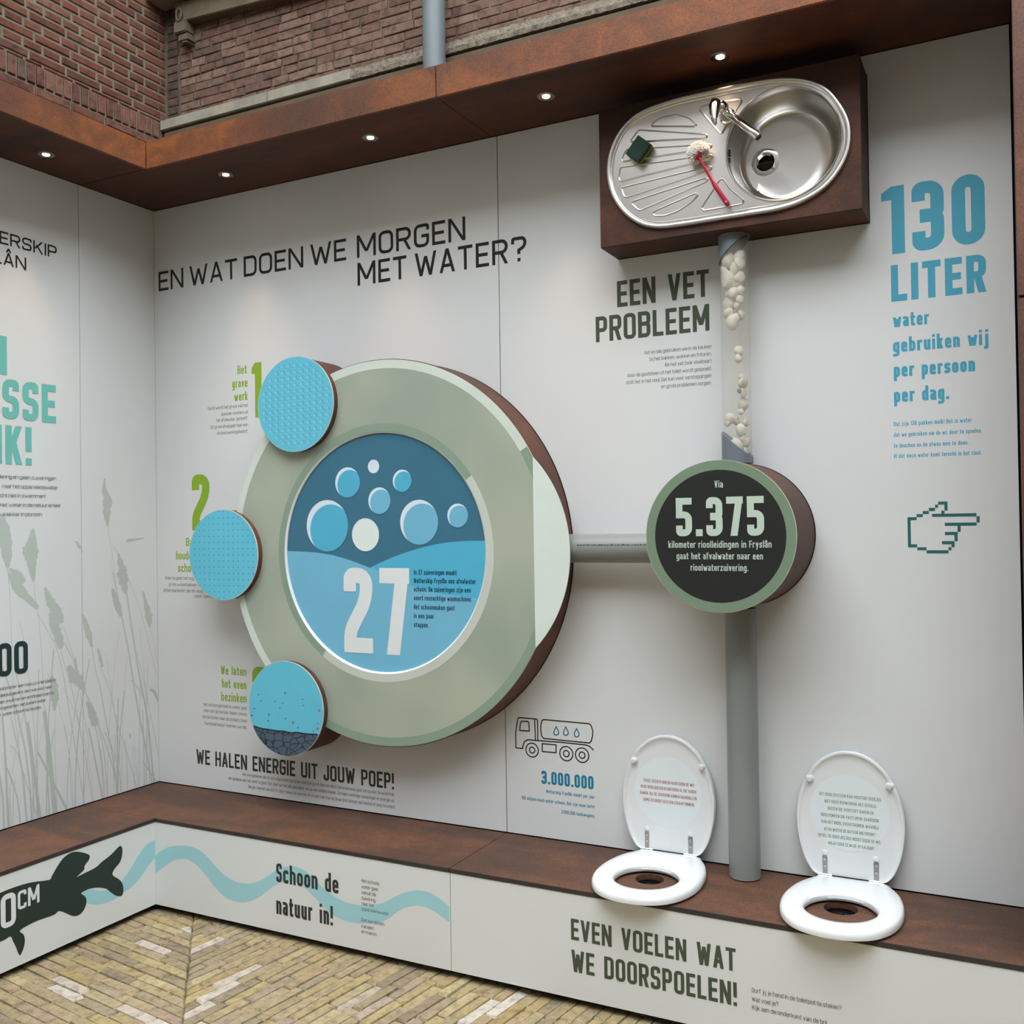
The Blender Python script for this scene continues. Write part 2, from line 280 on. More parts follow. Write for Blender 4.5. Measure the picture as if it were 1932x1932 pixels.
# planes: (u, v, d) -> measured point, d = height off the surface
PLN = {'B': lambda u, v, d: (u, -d, v), 'L': lambda u, v, d: (d, u, v), 'F': lambda u, v, d: (u, -.4262-d, v),
       'G': lambda u, v, d: (.4300+d, u, v), 'D': lambda u, v, d: (u, -.146-d, v), 'E': lambda u, v, d: (u, -.1562-d, v),
       'P': lambda u, v, d: (u, -.3065-d, v), 'S1': lambda u, v, d: (u, -.188-d, v), 'T': lambda u, v, d: (u, -.0475-d, v)}
TEXT=[('heading_lettering','dark sans-serif heading asking EN WAT DOEN WE MORGEN MET WATER?','B','ink','din', [['EN WAT DOEN WE', 0.0279, 1.1115, 3.2971, 0.0912], ['MORGEN', 1.1663, 1.6869, 3.2977, 0.0937], ['MET WATER?', 1.1677, 1.9528, 3.1815, 0.095]]), ('heading_lettering','condensed grey-green heading EEN VET PROBLEEM','B','olive','bold', [['EEN VET', 2.3153, 2.6551, 2.9604, 0.0948], ['PROBLEEM', 2.23, 2.6543, 2.8413, 0.0934]]), ('body_lettering','small grey text about fat and oil','B','grey','thin', [['Vet en olie gebruiken we in de keuken', 2.4146, 2.6598, 2.7801, 0.0133], ['bij het bakken, wokken en frituren.', 2.4349, 2.6593, 2.7549, 0.0133], ['Als het vet (ook vloeibaar)', 2.4907, 2.6589, 2.73, 0.0131], ['door de gootsteen of het toilet wordt gespoeld,', 2.3502, 2.6584, 2.7037, 0.0134], ['stolt het in het riool. Dat kan voor verstoppingen', 2.3443, 2.658, 2.6787, 0.0134], ['en grote problemen zorgen.', 2.4763, 2.6576, 2.6541, 0.0132]]), ('number_lettering','large blue number 130 above LITER','B','blue','black', [['130', 3.2215, 3.5203, 3.0229, 0.2174]]), ('heading_lettering','blue text LITER water gebruiken wij per persoon per dag.','B','blue','heavy', [['LITER', 3.2461, 3.5197, 2.8712, 0.1169], ['water', 3.2498, 3.3559, 2.7892, 0.0456], ['gebruiken wij', 3.2484, 3.5221, 2.7088, 0.0473], ['per persoon', 3.2492, 3.4839, 2.63, 0.0473], ['per dag.', 3.2485, 3.4093, 2.5497, 0.0473]]), ('body_lettering','small blue text about 130 cartons of milk','B','blue','semi', [['Dat zijn 130 pakken melk! Het is water', 3.2463, 3.4711, 2.4739, 0.014], ['dat we gebruiken om de wc door te spoelen,', 3.2457, 3.4995, 2.4398, 0.014], ['te douchen en de afwas mee te doen.', 3.2451, 3.4609, 2.405, 0.014], ['Al dat vieze water komt terecht in het riool.', 3.2444, 3.4971, 2.3722, 0.014]]), ('heading_lettering','green heading Het grove werk','B','green','bold', [['Het', 0.507, 0.5613, 2.8673, 0.0402], ['grove', 0.4759, 0.5644, 2.8079, 0.0404], ['werk', 0.4866, 0.5648, 2.7487, 0.0403]]), ('number_lettering','tall green number 1','B','green','black', [['1', 0.589, 0.6454, 2.6669, 0.2438]]), ('body_lettering','small grey text under Het grove werk','B','grey','thin', [['Eerst wordt het grove vuil met', 0.3287, 0.5656, 2.7191, 0.015], ['speciale roosters uit', 0.4091, 0.5651, 2.689, 0.0148], ["het afvalwater 'gezeefd'.", 0.3779, 0.5647, 2.6623, 0.0149], ['Dit grove afval gaat naar een', 0.3436, 0.5643, 2.633, 0.0149], ['afvalverwerkingsbedrijf.', 0.3809, 0.5639, 2.6042, 0.0149]]), ('number_lettering','tall green number 2','B','green','black', [['2', 0.2248, 0.3325, 2.1738, 0.2553]]), ('heading_lettering','green heading half hidden behind the dotted disc','B','green','bold', [['Bacter', 0.1846, 0.3089, 2.1023, 0.038], ['houden het', 0.1215, 0.308, 2.0405, 0.0387], ['schoon', 0.1327, 0.2586, 1.983, 0.0387]]), ('body_lettering','small grey text half hidden behind the dotted disc','B','grey','thin', [['Daarna gaat het nog viezer', 0.0515, 0.2905, 1.9472, 0.0148], ['grote waterbakken. In dit', 0.0724, 0.2965, 1.9177, 0.0148], ['zitten bacteriën, die de viezigheid', 0.0384, 0.3251, 1.8896, 0.0148], ["water 'opeten'.", 0.2325, 0.3536, 1.867, 0.0146]]), ('number_lettering','green number 3 peeking out beside the sludge disc','B','green','black', [['3', 0.5729, 0.6785, 1.3224, 0.2472]]), ('heading_lettering','green heading We laten het even bezinken','B','green','bold', [['We laten', 0.3888, 0.5395, 1.5252, 0.0398], ['het even', 0.3949, 0.5387, 1.4658, 0.0398], ['bezinken', 0.3902, 0.5387, 1.4062, 0.0398]]), ('body_lettering','small grey text under bezinken','B','grey','thin', [['Het schoongemaakte water gaat', 0.2824, 0.5404, 1.376, 0.0144], ['naar een grote bak. Daarin zinken', 0.282, 0.54, 1.3487, 0.0145], ['de bacteriën naar de bodem. Deze', 0.2748, 0.5396, 1.3197, 0.0145], ["'bacteriemassa' noemen we slib.", 0.288, 0.5392, 1.2906, 0.0145]]), ('heading_lettering','dark heading WE HALEN ENERGIE UIT JOUW POEP!','B','olivedark','bold', [['WE HALEN ENERGIE UIT JOUW POEP!', 0.2354, 1.3167, 1.1092, 0.0657]]), ('body_lettering','three small grey lines under the POEP heading','B','grey','thin', [['Het overgebleven slib zit vol volgevreten bacteriën. Bah! Een groot deel van deze bacteriemassa gaat terug naar de waterbak,', 0.5103, 1.3201, 1.0821, 0.014], ['om opnieuw aan het werk te gaan. Een deel van het slib gebruiken we op een andere manier. Zo halen sommige zuiveringen er energie uit.', 0.427, 1.3197, 1.0569, 0.0143], ['Biogas noemen we dat. En daar maken ze warmte of stroom van. Kan op jouw drol zomaar een kachel of lamp branden!', 0.5442, 1.3193, 1.0312, 0.0141]]), ('number_lettering','blue number 3.000.000 under the truck','B','deepblue','heavy', [['3.000.000', 1.9821, 2.1932, 1.2047, 0.0485]]), ('body_lettering','small blue text about tank trucks','B','deepblue','semi', [['Wetterskip Fryslân maakt per jaar', 2.0004, 2.1966, 1.1717, 0.0129], ['100 miljoen kuub water schoon. Dat zijn maar liefst', 1.8965, 2.196, 1.1362, 0.013], ['3.000.000 tankwagens.', 2.0622, 2.1971, 1.1026, 0.0128]]), ('heading_lettering','dark lettering cut off at the left edge of the photo','L','ink','din', [['ERSKIP', -0.7916, -0.5287, 3.3311, 0.0513], ['LÂN', -0.8197, -0.6737, 3.2492, 0.0517]]), ('heading_lettering','large turquoise lettering ending FRISSE DUIK!','L','teal','black', [['SSE', -0.7848, -0.5393, 2.6334, 0.1589], ['IK!', -0.8163, -0.6561, 2.4512, 0.1555], ['EEN', -0.9056, -0.7637, 2.808, 0.1548]]), ('body_lettering','dark text block on the left wall above the reeds','L','grey','thin', [['lering en geen zuiveringen.', -0.7974, -0.5399, 2.3931, 0.0148], ['naar het oppervlaktewater.', -0.7886, -0.5313, 2.3553, 0.0148], ['cht niet in zwemmen!', -0.798, -0.5939, 2.3182, 0.0148], ['Het water in de natuur is heel', -0.7984, -0.5238, 2.2807, 0.0147], ['us lekker in plonzen.', -0.7987, -0.6078, 2.2431, 0.0148]]), ('number_lettering','dark number ending 00','L','darkteal','bold', [['00', -0.8156, -0.681, 1.6059, 0.1314]]), ('body_lettering','small text over the reeds under the number','L','grey','thin', [['kilometer aan natuurvriendelijke', -0.8047, -0.5505, 1.5532, 0.0125], ['delijke oevers zien we veel meer', -0.8049, -0.569, 1.527, 0.0126], ['len, insecten en amfibieën dan bij', -0.8051, -0.5605, 1.5006, 0.0125], ['ongenomen: riet zuivert water', -0.8053, -0.5996, 1.4765, 0.0126], ['r water schoon te houden.', -0.8055, -0.6209, 1.4509, 0.0125]]), ('heading_lettering','dark heading Schoon de natuur in!','F','inkgrey','bold', [['Schoon de', 1.0655, 1.3569, 0.8383, 0.0708], ['natuur in!', 1.0637, 1.3301, 0.7177, 0.0712]]), ('body_lettering','small grey text beside Schoon de natuur in!','F','grey','thin', [['Het schone', 1.46, 1.5366, 0.8969, 0.0124], ['water gaat', 1.4596, 1.5327, 0.8753, 0.0124], ['vanuit de', 1.4593, 1.5223, 0.855, 0.0124], ['zuivering', 1.459, 1.5207, 0.8343, 0.0124], ['naar het', 1.4587, 1.5139, 0.8145, 0.0124], ['oppervlaktewater.', 1.4584, 1.5803, 0.7958, 0.0124], ['Dat zijn sloten,', 1.4578, 1.5592, 0.7563, 0.0125], ['kanalen', 1.4574, 1.5126, 0.7333, 0.0124], ['en meren.', 1.4571, 1.526, 0.7139, 0.0124]]), ('heading_lettering','grey-green heading EVEN VOELEN WAT WE DOORSPOELEN!','F','olive','bold', [['EVEN VOELEN WAT', 2.2846, 2.8199, 0.8382, 0.0677], ['WE DOORSPOELEN!', 2.2845, 2.8213, 0.7358, 0.0701]]), ('body_lettering','grey text asking Durf jij je hand in de toiletpot te steken?','F','grey','thin', [['Durf jij je hand in de toiletpot te steken?', 2.8661, 3.1206, 0.7872, 0.0133], ['Wat voel je?', 2.8656, 2.9429, 0.7609, 0.0133], ['Kijk aan de onderkant van de bril', 2.866, 3.0791, 0.7367, 0.0133]]), ('number_lettering','white lettering 0CM on the fish','G','white','bold', [['0', -1.1132, -1.055, 0.7996, 0.1169], ['CM', -1.0479, -0.961, 0.8448, 0.0648]]), ('number_lettering','large white number 27','D','white','black', [['27', 1.1873, 1.4996, 1.679, 0.3376]]), ('body_lettering','dark text beside the number 27','D','navy','semi', [['In 27 zuiveringen maakt', 1.5209, 1.7116, 1.9918, 0.019], ['Wetterskip Fryslân ons afvalwater', 1.5203, 1.794, 1.9599, 0.019], ['schoon. De zuiveringen zijn een', 1.5198, 1.7722, 1.9273, 0.0189], ['soort reusachtige wasmachines.', 1.5193, 1.7765, 1.8938, 0.019], ['Het schoonmaken gaat', 1.5187, 1.7007, 1.8588, 0.0189], ['in een paar', 1.5182, 1.6096, 1.8249, 0.0189], ['stappen.', 1.5177, 1.5854, 1.7906, 0.0189]]), ('number_lettering','pale number 5.375','P','palegreen','black', [['5.375', 2.6204, 2.8998, 2.1334, 0.1222]]), ('body_lettering','pale text about kilometres of sewer pipes','P','palegreen','semi', [['Via', 2.7469, 2.7741, 2.285, 0.0222], ['kilometer rioolleidingen in Fryslân', 2.5938, 2.9212, 2.0966, 0.0218], ['gaat het afvalwater naar een', 2.6201, 2.8946, 2.0603, 0.0216], ['rioolwaterzuivering.', 2.6654, 2.8488, 2.024, 0.0215]]), ('lettering1','','T','redbrown','semi', [['SPOEL GEEN PLUKKEN HAAR DOOR DE WC!', 2.3991, 2.583, 1.2649, 0.0108], ['IN DE RIOOLBUIZEN KLONTEREN AL DIE HAREN', 2.3888, 2.5896, 1.2429, 0.0108], ['SAMEN. BIJ DE ZUIVERING KOMEN HAARBOLLEN', 2.3858, 2.5902, 1.2205, 0.0108], ['SOMS ZO GROOT ALS EEN SCHAAP BINNEN.', 2.3972, 2.5829, 1.1982, 0.0108]]), ('lettering2','','T','mossgreen','semi', [['HET RIOOLSYSTEEM KAN VOCHTIGE DOEKJES', 3.0, 3.1895, 1.2849, 0.0101], ['NIET GOED VERWERKEN. HET GEVOLG:', 3.0168, 3.1754, 1.2629, 0.0101], ['BUIZEN DIE VERSTOPT RAKEN EN', 3.0267, 3.1665, 1.2408, 0.0101], ['RIOOLPOMPEN DIE VASTLOPEN. DAARDOOR', 3.0047, 3.1824, 1.2182, 0.0101], ['KAN HET RIOOL OVERSTROMEN, WAARBIJ', 3.006, 3.1804, 1.1962, 0.0101], ['AFVALWATER DE NATUUR INSTROOMT.', 3.0141, 3.1728, 1.1731, 0.0101], ['SPOEL DE DOEKJES DUS NOOIT DOOR DE WC,', 2.9952, 3.1877, 1.1515, 0.0102], ['MAAR GOOI ZE IN DE AFVALBAK!', 3.0271, 3.1661, 1.1298, 0.0101]])]
SH={'fish': [(-1.1146, 0.9289), (-1.0641, 0.9303), (-0.9965, 0.9256), (-0.9212, 0.9104), (-0.91, 0.9197), (-0.8875, 0.9463), (-0.8591, 0.9714), (-0.8248, 0.9805), (-0.79, 0.9725), (-0.7517, 0.952), (-0.7441, 0.9411), (-0.7478, 0.9298), (-0.767, 0.9133), (-0.7701, 0.8994), (-0.7909, 0.8886), (-0.8014, 0.8822), (-0.7673, 0.886), (-0.7193, 0.8908), (-0.6886, 0.9039), (-0.645, 0.9185), (-0.6132, 0.9357), (-0.5991, 0.9382), (-0.5909, 0.9254), (-0.5931, 0.8976), (-0.6043, 0.8751), (-0.6299, 0.8574), (-0.6396, 0.8425), (-0.6322, 0.8299), (-0.6083, 0.8103), (-0.5925, 0.7885), (-0.5876, 0.7636), (-0.593, 0.7447), (-0.6058, 0.7434), (-0.628, 0.755), (-0.6529, 0.7778), (-0.6713, 0.7952), (-0.708, 0.8115), (-0.7442, 0.8196), (-0.768, 0.8191), (-0.7834, 0.8144), (-0.7712, 0.8028), (-0.7613, 0.787), (-0.7627, 0.7651), (-0.7747, 0.7469), (-0.7925, 0.7384), (-0.8099, 0.7397), (-0.8272, 0.7474), (-0.8555, 0.7683), (-0.8808, 0.7835), (-0.9004, 0.777), (-0.9389, 0.7788), (-0.9873, 0.7798), (-1.0398, 0.7711), (-1.0254, 0.7518), (-1.0204, 0.7289), (-1.0248, 0.7073), (-1.0328, 0.6918), (-1.0406, 0.6846), (-1.0482, 0.6978), (-1.0558, 0.7192), (-1.0658, 0.7416), (-1.0758, 0.7638), (-1.096, 0.7614), (-1.116, 0.7608)], 'waveL_top': [(-0.4239, 0.9133), (-0.4687, 0.905), (-0.5095, 0.8774), (-0.5431, 0.843), (-0.576, 0.8143), (-0.6084, 0.7938), (-0.6402, 0.7864), (-0.6838, 0.7908), (-0.7323, 0.8121), (-0.7797, 0.8354)], 'waveL_bot': [(-0.4249, 0.842), (-0.463, 0.8179), (-0.504, 0.7831), (-0.544, 0.7621), (-0.5833, 0.7518), (-0.6218, 0.7426), (-0.672, 0.741), (-0.7209, 0.752), (-0.7685, 0.777)], 'waveR_top': [(0.433, 0.8471), (0.4653, 0.872), (0.5172, 0.8962), (0.5756, 0.9078), (0.6259, 0.911), (0.6755, 0.902), (0.7174, 0.8817), (0.7587, 0.8513), (0.7997, 0.8263), (0.8471, 0.8103), (0.8495, 0.8061), (0.8983, 0.8062), (0.9468, 0.8146), (0.9949, 0.835), (1.0425, 0.8656), (1.083, 0.8923), (1.1228, 0.9042), (1.1622, 0.9089), (1.2073, 0.8976), (1.2455, 0.8754), (1.2832, 0.8508), (1.3268, 0.83), (1.3763, 0.8154), (1.4253, 0.8109), (1.4738, 0.8154), (1.5158, 0.8242), (1.5575, 0.8397), (1.593, 0.86), (1.6282, 0.88), (1.6687, 0.897), (1.7087, 0.9047), (1.7481, 0.9047), (1.7869, 0.8909), (1.8143, 0.8765), (1.8284, 0.8694)], 'waveR_bot': [(0.432, 0.7743), (0.4793, 0.8108), (0.5311, 0.8422), (0.5821, 0.8574), (0.6252, 0.8556), (0.6675, 0.838), (0.7093, 0.8076), (0.7506, 0.7723), (0.7917, 0.7477), (0.8324, 0.7336), (0.8484, 0.7305), (0.8903, 0.7331), (0.932, 0.744), (0.9803, 0.7674), (1.0282, 0.8036), (1.0755, 0.8343), (1.1154, 0.8481), (1.1548, 0.8515), (1.2, 0.838), (1.2381, 0.8135), (1.2759, 0.7892), (1.3133, 0.7652), (1.3567, 0.7499), (1.3998, 0.7448), (1.4486, 0.7472), (1.5028, 0.7574), (1.5505, 0.7704), (1.592, 0.7993), (1.6273, 0.8269), (1.6621, 0.8432), (1.7022, 0.8535), (1.7416, 0.8505), (1.7805, 0.8379), (1.8276, 0.8153)], 'hillL': [(0.9034, 2.083), (0.9742, 2.0812), (1.0475, 2.0771), (1.1195, 2.0684), (1.1762, 2.0571), (1.246, 2.0385), (1.3145, 2.0168)], 'hillR': [(1.3145, 2.0168), (1.3828, 2.0435), (1.4499, 2.067), (1.5158, 2.0852), (1.5807, 2.1004), (1.6572, 2.1131), (1.7446, 2.1197), (1.839, 2.1202)], 'refl': [(1.3349, 2.0125), (1.4087, 1.9908), (1.5137, 1.9479), (1.6226, 1.9225), (1.7289, 1.9127), (1.8053, 1.9068)], 'bub': [(1.1084, 2.1852, 0.1041, 1), (1.2121, 2.357, 0.0605, 1), (1.4723, 2.3551, 0.0432, 1), (1.3646, 2.2805, 0.0523, 2), (1.5471, 2.1933, 0.0862, 2), (1.7192, 2.2161, 0.0448, 2), (1.296, 2.1473, 0.0652, 3), (1.3392, 2.4158, 0.027, 0)], 'truck_cab': [(1.8859, 1.4437), (1.9665, 1.4437), (1.9693, 1.4408), (1.9697, 1.3651)], 'truck': [[(1.876, 1.3289), (1.8759, 1.3867), (1.8859, 1.439), (1.8902, 1.4447), (1.9648, 1.4448), (1.9693, 1.442), (1.9694, 1.3667)], [(1.9573, 1.4445), (1.9591, 1.3658)], [(1.876, 1.3289), (1.905, 1.3287), (1.9066, 1.3394), (1.9131, 1.3556), (1.9272, 1.3639), (1.9687, 1.3644), (2.0638, 1.3663), (2.1632, 1.3654), (2.1795, 1.3623), (2.1949, 1.3496)], [(1.8936, 1.3963), (1.8968, 1.4243), (1.9022, 1.4319), (1.9284, 1.4333), (1.9331, 1.4287), (1.934, 1.3971), (1.8936, 1.3963)], [(1.994, 1.4452), (2.1793, 1.4444), (2.1873, 1.4382), (2.1935, 1.4191), (2.1925, 1.401), (2.1864, 1.3809), (2.1797, 1.3737), (1.9945, 1.3744), (1.9861, 1.382), (1.982, 1.4048), (1.9834, 1.4265), (1.9888, 1.4408), (1.994, 1.4452)], [(1.9874, 1.3543), (2.0451, 1.3549), (2.0439, 1.3257), (1.9875, 1.3251), (1.9874, 1.3543)]], 'wheels': [(1.9448, 1.3264, 0.0283), (2.0859, 1.3262, 0.0287), (2.1495, 1.3264, 0.0289)], 'drops': [[(2.0463, 1.4269), (2.0555, 1.4108), (2.0587, 1.4019), (2.0559, 1.3934), (2.0457, 1.3886), (2.0356, 1.3923), (2.0337, 1.4014), (2.0376, 1.4109), (2.0463, 1.4269)], [(2.0856, 1.4291), (2.0947, 1.4131), (2.0979, 1.4042), (2.0951, 1.3958), (2.085, 1.391), (2.075, 1.3947), (2.0731, 1.4037), (2.077, 1.4132), (2.0856, 1.4291)], [(2.1291, 1.4268), (2.1381, 1.4109), (2.1412, 1.4021), (2.1384, 1.3937), (2.1284, 1.3889), (2.1186, 1.3926), (2.1168, 1.4016), (2.1206, 1.411), (2.1291, 1.4268)]], 'stems': [[[(-0.7631, 2.0173), (-0.7589, 1.9249), (-0.7548, 1.8094), (-0.7512, 1.6478), (-0.7427, 1.4623), (-0.7308, 1.3678), (-0.7188, 1.2729), (-0.7047, 1.1214)], 3], [[(-0.6521, 1.9881), (-0.6423, 1.8931), (-0.6297, 1.821), (-0.6176, 1.6775), (-0.6109, 1.5342), (-0.6064, 1.4385)], 3], [[(-0.6064, 1.4385), (-0.5938, 1.341), (-0.5839, 1.2437), (-0.5689, 1.0971)], 28], [[(-0.6322, 1.8402), (-0.5789, 1.7493), (-0.541, 1.6777), (-0.5087, 1.5427), (-0.4873, 1.4177), (-0.4602, 1.266), (-0.4329, 1.1127), (-0.4218, 1.0509)], 4], [[(-0.5147, 1.7814), (-0.4844, 1.7002), (-0.4565, 1.6184), (-0.4282, 1.5555)], 3], [[(-0.4084, 1.4832), (-0.3705, 1.4223), (-0.3354, 1.3258), (-0.2997, 1.233), (-0.2637, 1.1236), (-0.2399, 1.0158)], 5], [[(-0.5297, 1.6861), (-0.5079, 1.6155), (-0.4749, 1.5133), (-0.4419, 1.3605), (-0.4084, 1.2058), (-0.3805, 1.0505)], 4], [[(-0.3678, 1.6669), (-0.3508, 1.5695), (-0.3274, 1.4906), (-0.2986, 1.334), (-0.275, 1.2279), (-0.2515, 1.0953), (-0.2461, 1.0173)], 6], [[(-0.3324, 1.5921), (-0.2904, 1.5052), (-0.2605, 1.4036), (-0.2303, 1.2957), (-0.1993, 1.2123), (-0.1619, 1.1005), (-0.1367, 1.0164)], 4], [[(-0.2982, 1.6383), (-0.2777, 1.5339), (-0.2486, 1.3504), (-0.2312, 1.2189), (-0.2209, 1.0111)], 3], [[(-0.2537, 1.9919), (-0.2297, 1.8875), (-0.2054, 1.7822), (-0.1748, 1.6492), (-0.1503, 1.5156), (-0.1194, 1.3534), (-0.0814, 1.1881), (-0.0495, 1.0325)], 10], [[(-0.2094, 1.9897), (-0.1784, 1.8839), (-0.1602, 1.7781), (-0.1356, 1.6446), (-0.1108, 1.5099), (-0.0855, 1.4004), (-0.0602, 1.2634), (-0.0359, 1.0293)], 11], [[(-0.171, 1.9617), (-0.1263, 1.8697), (-0.0812, 1.7443), (-0.0422, 1.6069), (0.0008, 1.4724)], 3], [[(-0.0442, 1.7194), (-0.0213, 1.6366), (-0.0006, 1.521)], 2], [[(-0.1228, 1.6168), (-0.0781, 1.4522), (-0.0459, 1.314), (-0.0134, 1.1741), (0.0025, 1.0633)], 4], [[(-0.5997, 1.2947), (-0.5908, 1.093)], 8], [[(-0.6839, 1.4053), (-0.6642, 1.2611), (-0.6445, 1.1064)], 18], [[(-0.7606, 1.4424), (-0.7312, 1.3217), (-0.7066, 1.2007), (-0.6995, 1.1201)], 5], [[(-0.7956, 1.4487), (-0.7867, 1.3331), (-0.7784, 1.1397)], 12], [[(-0.5105, 1.3635), (-0.4893, 1.2233), (-0.4795, 1.0653)], 2], [[(-0.5545, 1.4294), (-0.5587, 1.2862), (-0.5525, 1.0834)], 3], [[(-0.3894, 1.326), (-0.361, 1.1956), (-0.3265, 1.0271)], 10], [[(-0.3414, 1.3269), (-0.3123, 1.2103), (-0.2959, 1.0296)], 5], [[(-0.4289, 1.4815), (-0.4068, 1.3541), (-0.3902, 1.2516), (-0.4031, 1.1551)], 3], [[(-0.1468, 1.2642), (-0.1384, 1.1475), (-0.1236, 1.0132)], 3], [[(-0.7189, 1.8292), (-0.7015, 1.753), (-0.6819, 1.6152), (-0.6576, 1.4005), (-0.6484, 1.2577)], 2], [[(-0.6376, 1.2742), (-0.6006, 1.1999)], 12], [[(-0.0957, 1.1172), (-0.0426, 1.0415)], 7], [[(-0.7616, 1.328), (-0.7315, 1.2895), (-0.7115, 1.225)], 4], [[(-0.7998, 1.5405), (-0.7913, 1.3796), (-0.7825, 1.241)], 3], [[(-0.1636, 1.5019), (-0.1182, 1.4531), (-0.0723, 1.3718)], 5], [[(-0.2791, 2.1961), (-0.2648, 2.114), (-0.2514, 2.0353), (-0.2332, 1.9434)], 2.5], [[(-0.2553, 2.1137), (-0.2221, 2.0696)], 3], [[(-0.2703, 2.0517), (-0.2429, 1.944)], 2.5], [[(-0.1839, 1.9929), (-0.1549, 1.9388)], 2.5], [[(-0.7662, 2.0354), (-0.7636, 1.9749)], 3]], 'heads': [[[(-0.7504, 2.0166), (-0.7254, 1.9597), (-0.6895, 1.92), (-0.6319, 1.8638)], [30, 60, 50, 20]], [[(-0.6545, 2.0119), (-0.651, 1.9928), (-0.6533, 1.9741)], [30, 28, 10]], [[(-0.5988, 1.947), (-0.5775, 1.8929), (-0.5449, 1.8422), (-0.5174, 1.7913)], [12, 55, 75, 20]], [[(-0.5725, 1.8398), (-0.5565, 1.7903), (-0.5348, 1.7302), (-0.5241, 1.6854)], [30, 55, 65, 25]], [[(-0.4194, 1.8241), (-0.4022, 1.7803), (-0.385, 1.7288), (-0.3677, 1.6719)], [10, 35, 45, 15]], [[(-0.491, 1.6083), (-0.4629, 1.5604), (-0.4342, 1.5317), (-0.4083, 1.4881)], [20, 80, 60, 15]], [[(-0.397, 1.4417), (-0.3767, 1.3984), (-0.3593, 1.3503), (-0.3414, 1.3319)], [18, 50, 60, 20]], [[(-0.2577, 1.9203), (-0.2424, 1.8781), (-0.2271, 1.8358), (-0.2117, 1.7931)], [14, 40, 48, 20]], [[(-0.2189, 1.9953), (-0.197, 1.9475), (-0.1848, 1.8948)], [50, 70, 20]], [[(-0.086, 1.896), (-0.0699, 1.839), (-0.0537, 1.779), (-0.0475, 1.725)], [10, 30, 60, 12]], [[(-0.5696, 1.5805), (-0.5591, 1.5262), (-0.5568, 1.4778), (-0.5601, 1.4304)], [6, 50, 50, 10]], [[(-0.3377, 1.6633), (-0.326, 1.6165), (-0.3142, 1.5796)], [12, 25, 15]], [[(-0.0511, 1.4401), (-0.024, 1.4225), (-0.0005, 1.3703)], [18, 26, 10]], [[(-0.4563, 1.6381), (-0.4537, 1.6083), (-0.4512, 1.5784)], [12, 22, 8]], [[(-0.1697, 1.2582), (-0.1668, 1.2368)], [14, 8]], [[(-0.2946, 2.41), (-0.2952, 2.3556), (-0.2791, 2.317), (-0.2845, 2.2585), (-0.2791, 2.1961)], [6.095238095238095, 34.285714285714285, 68.57142857142857, 53.333333333333336, 7.6190476190476195]], [[(-0.6524, 2.1921), (-0.6569, 2.1418), (-0.6634, 2.1024), (-0.6597, 2.0592), (-0.6525, 1.9727)], [6.095238095238095, 68.57142857142857, 99.04761904761905, 68.57142857142857, 7.6190476190476195]], [[(-0.793, 2.2388), (-0.7803, 2.1689), (-0.7713, 2.1057), (-0.7662, 2.0354)], [45.714285714285715, 83.80952380952381, 68.57142857142857, 11.428571428571429]], [[(-0.222, 2.0774), (-0.2128, 2.0337), (-0.1986, 1.9936), (-0.1895, 1.9408)], [6.095238095238095, 45.714285714285715, 60.952380952380956, 68.57142857142857]], [[(-0.7585, 2.0315), (-0.7238, 2.0016), (-0.6965, 1.971)], [15.238095238095239, 60.952380952380956, 45.714285714285715]]], 'dragonflies': [[(-0.4503, 2.1355), (-0.4392, 2.1353), (-0.4238, 2.118), (-0.4064, 2.0777), (-0.4174, 2.0913), (-0.4395, 2.1108)], [(-0.1798, 2.1357), (-0.1574, 2.1412), (-0.0765, 2.1437), (-0.0765, 2.1409), (-0.1476, 2.131), (-0.1774, 2.1269)]], 'hand': [3.2812, 2.2309, 0.008986956521739116, 0.009500000000000012], 'sludge': [(0.7485, 1.3569), (0.7836, 1.3501), (0.8284, 1.348), (0.8776, 1.3463), (0.907, 1.3476), (0.9457, 1.3443), (0.9746, 1.3486), (1.0175, 1.3465), (1.0553, 1.3478), (1.0858, 1.3497)], 'specks': [(0.7878, 1.4642), (0.8637, 1.4663), (0.9038, 1.4626), (1.0053, 1.4847), (1.0107, 1.4599), (0.7521, 1.4288), (0.7375, 1.3999), (0.8293, 1.4094), (0.825, 1.3842), (0.8879, 1.4413), (0.9165, 1.4), (0.9797, 1.3679), (1.0827, 1.393), (1.0588, 1.3612), (0.7746, 1.4884), (0.9166, 1.5046)], 'redspecks': [(1.0905, 1.4454), (0.956, 1.3887), (1.0806, 1.3723)]}

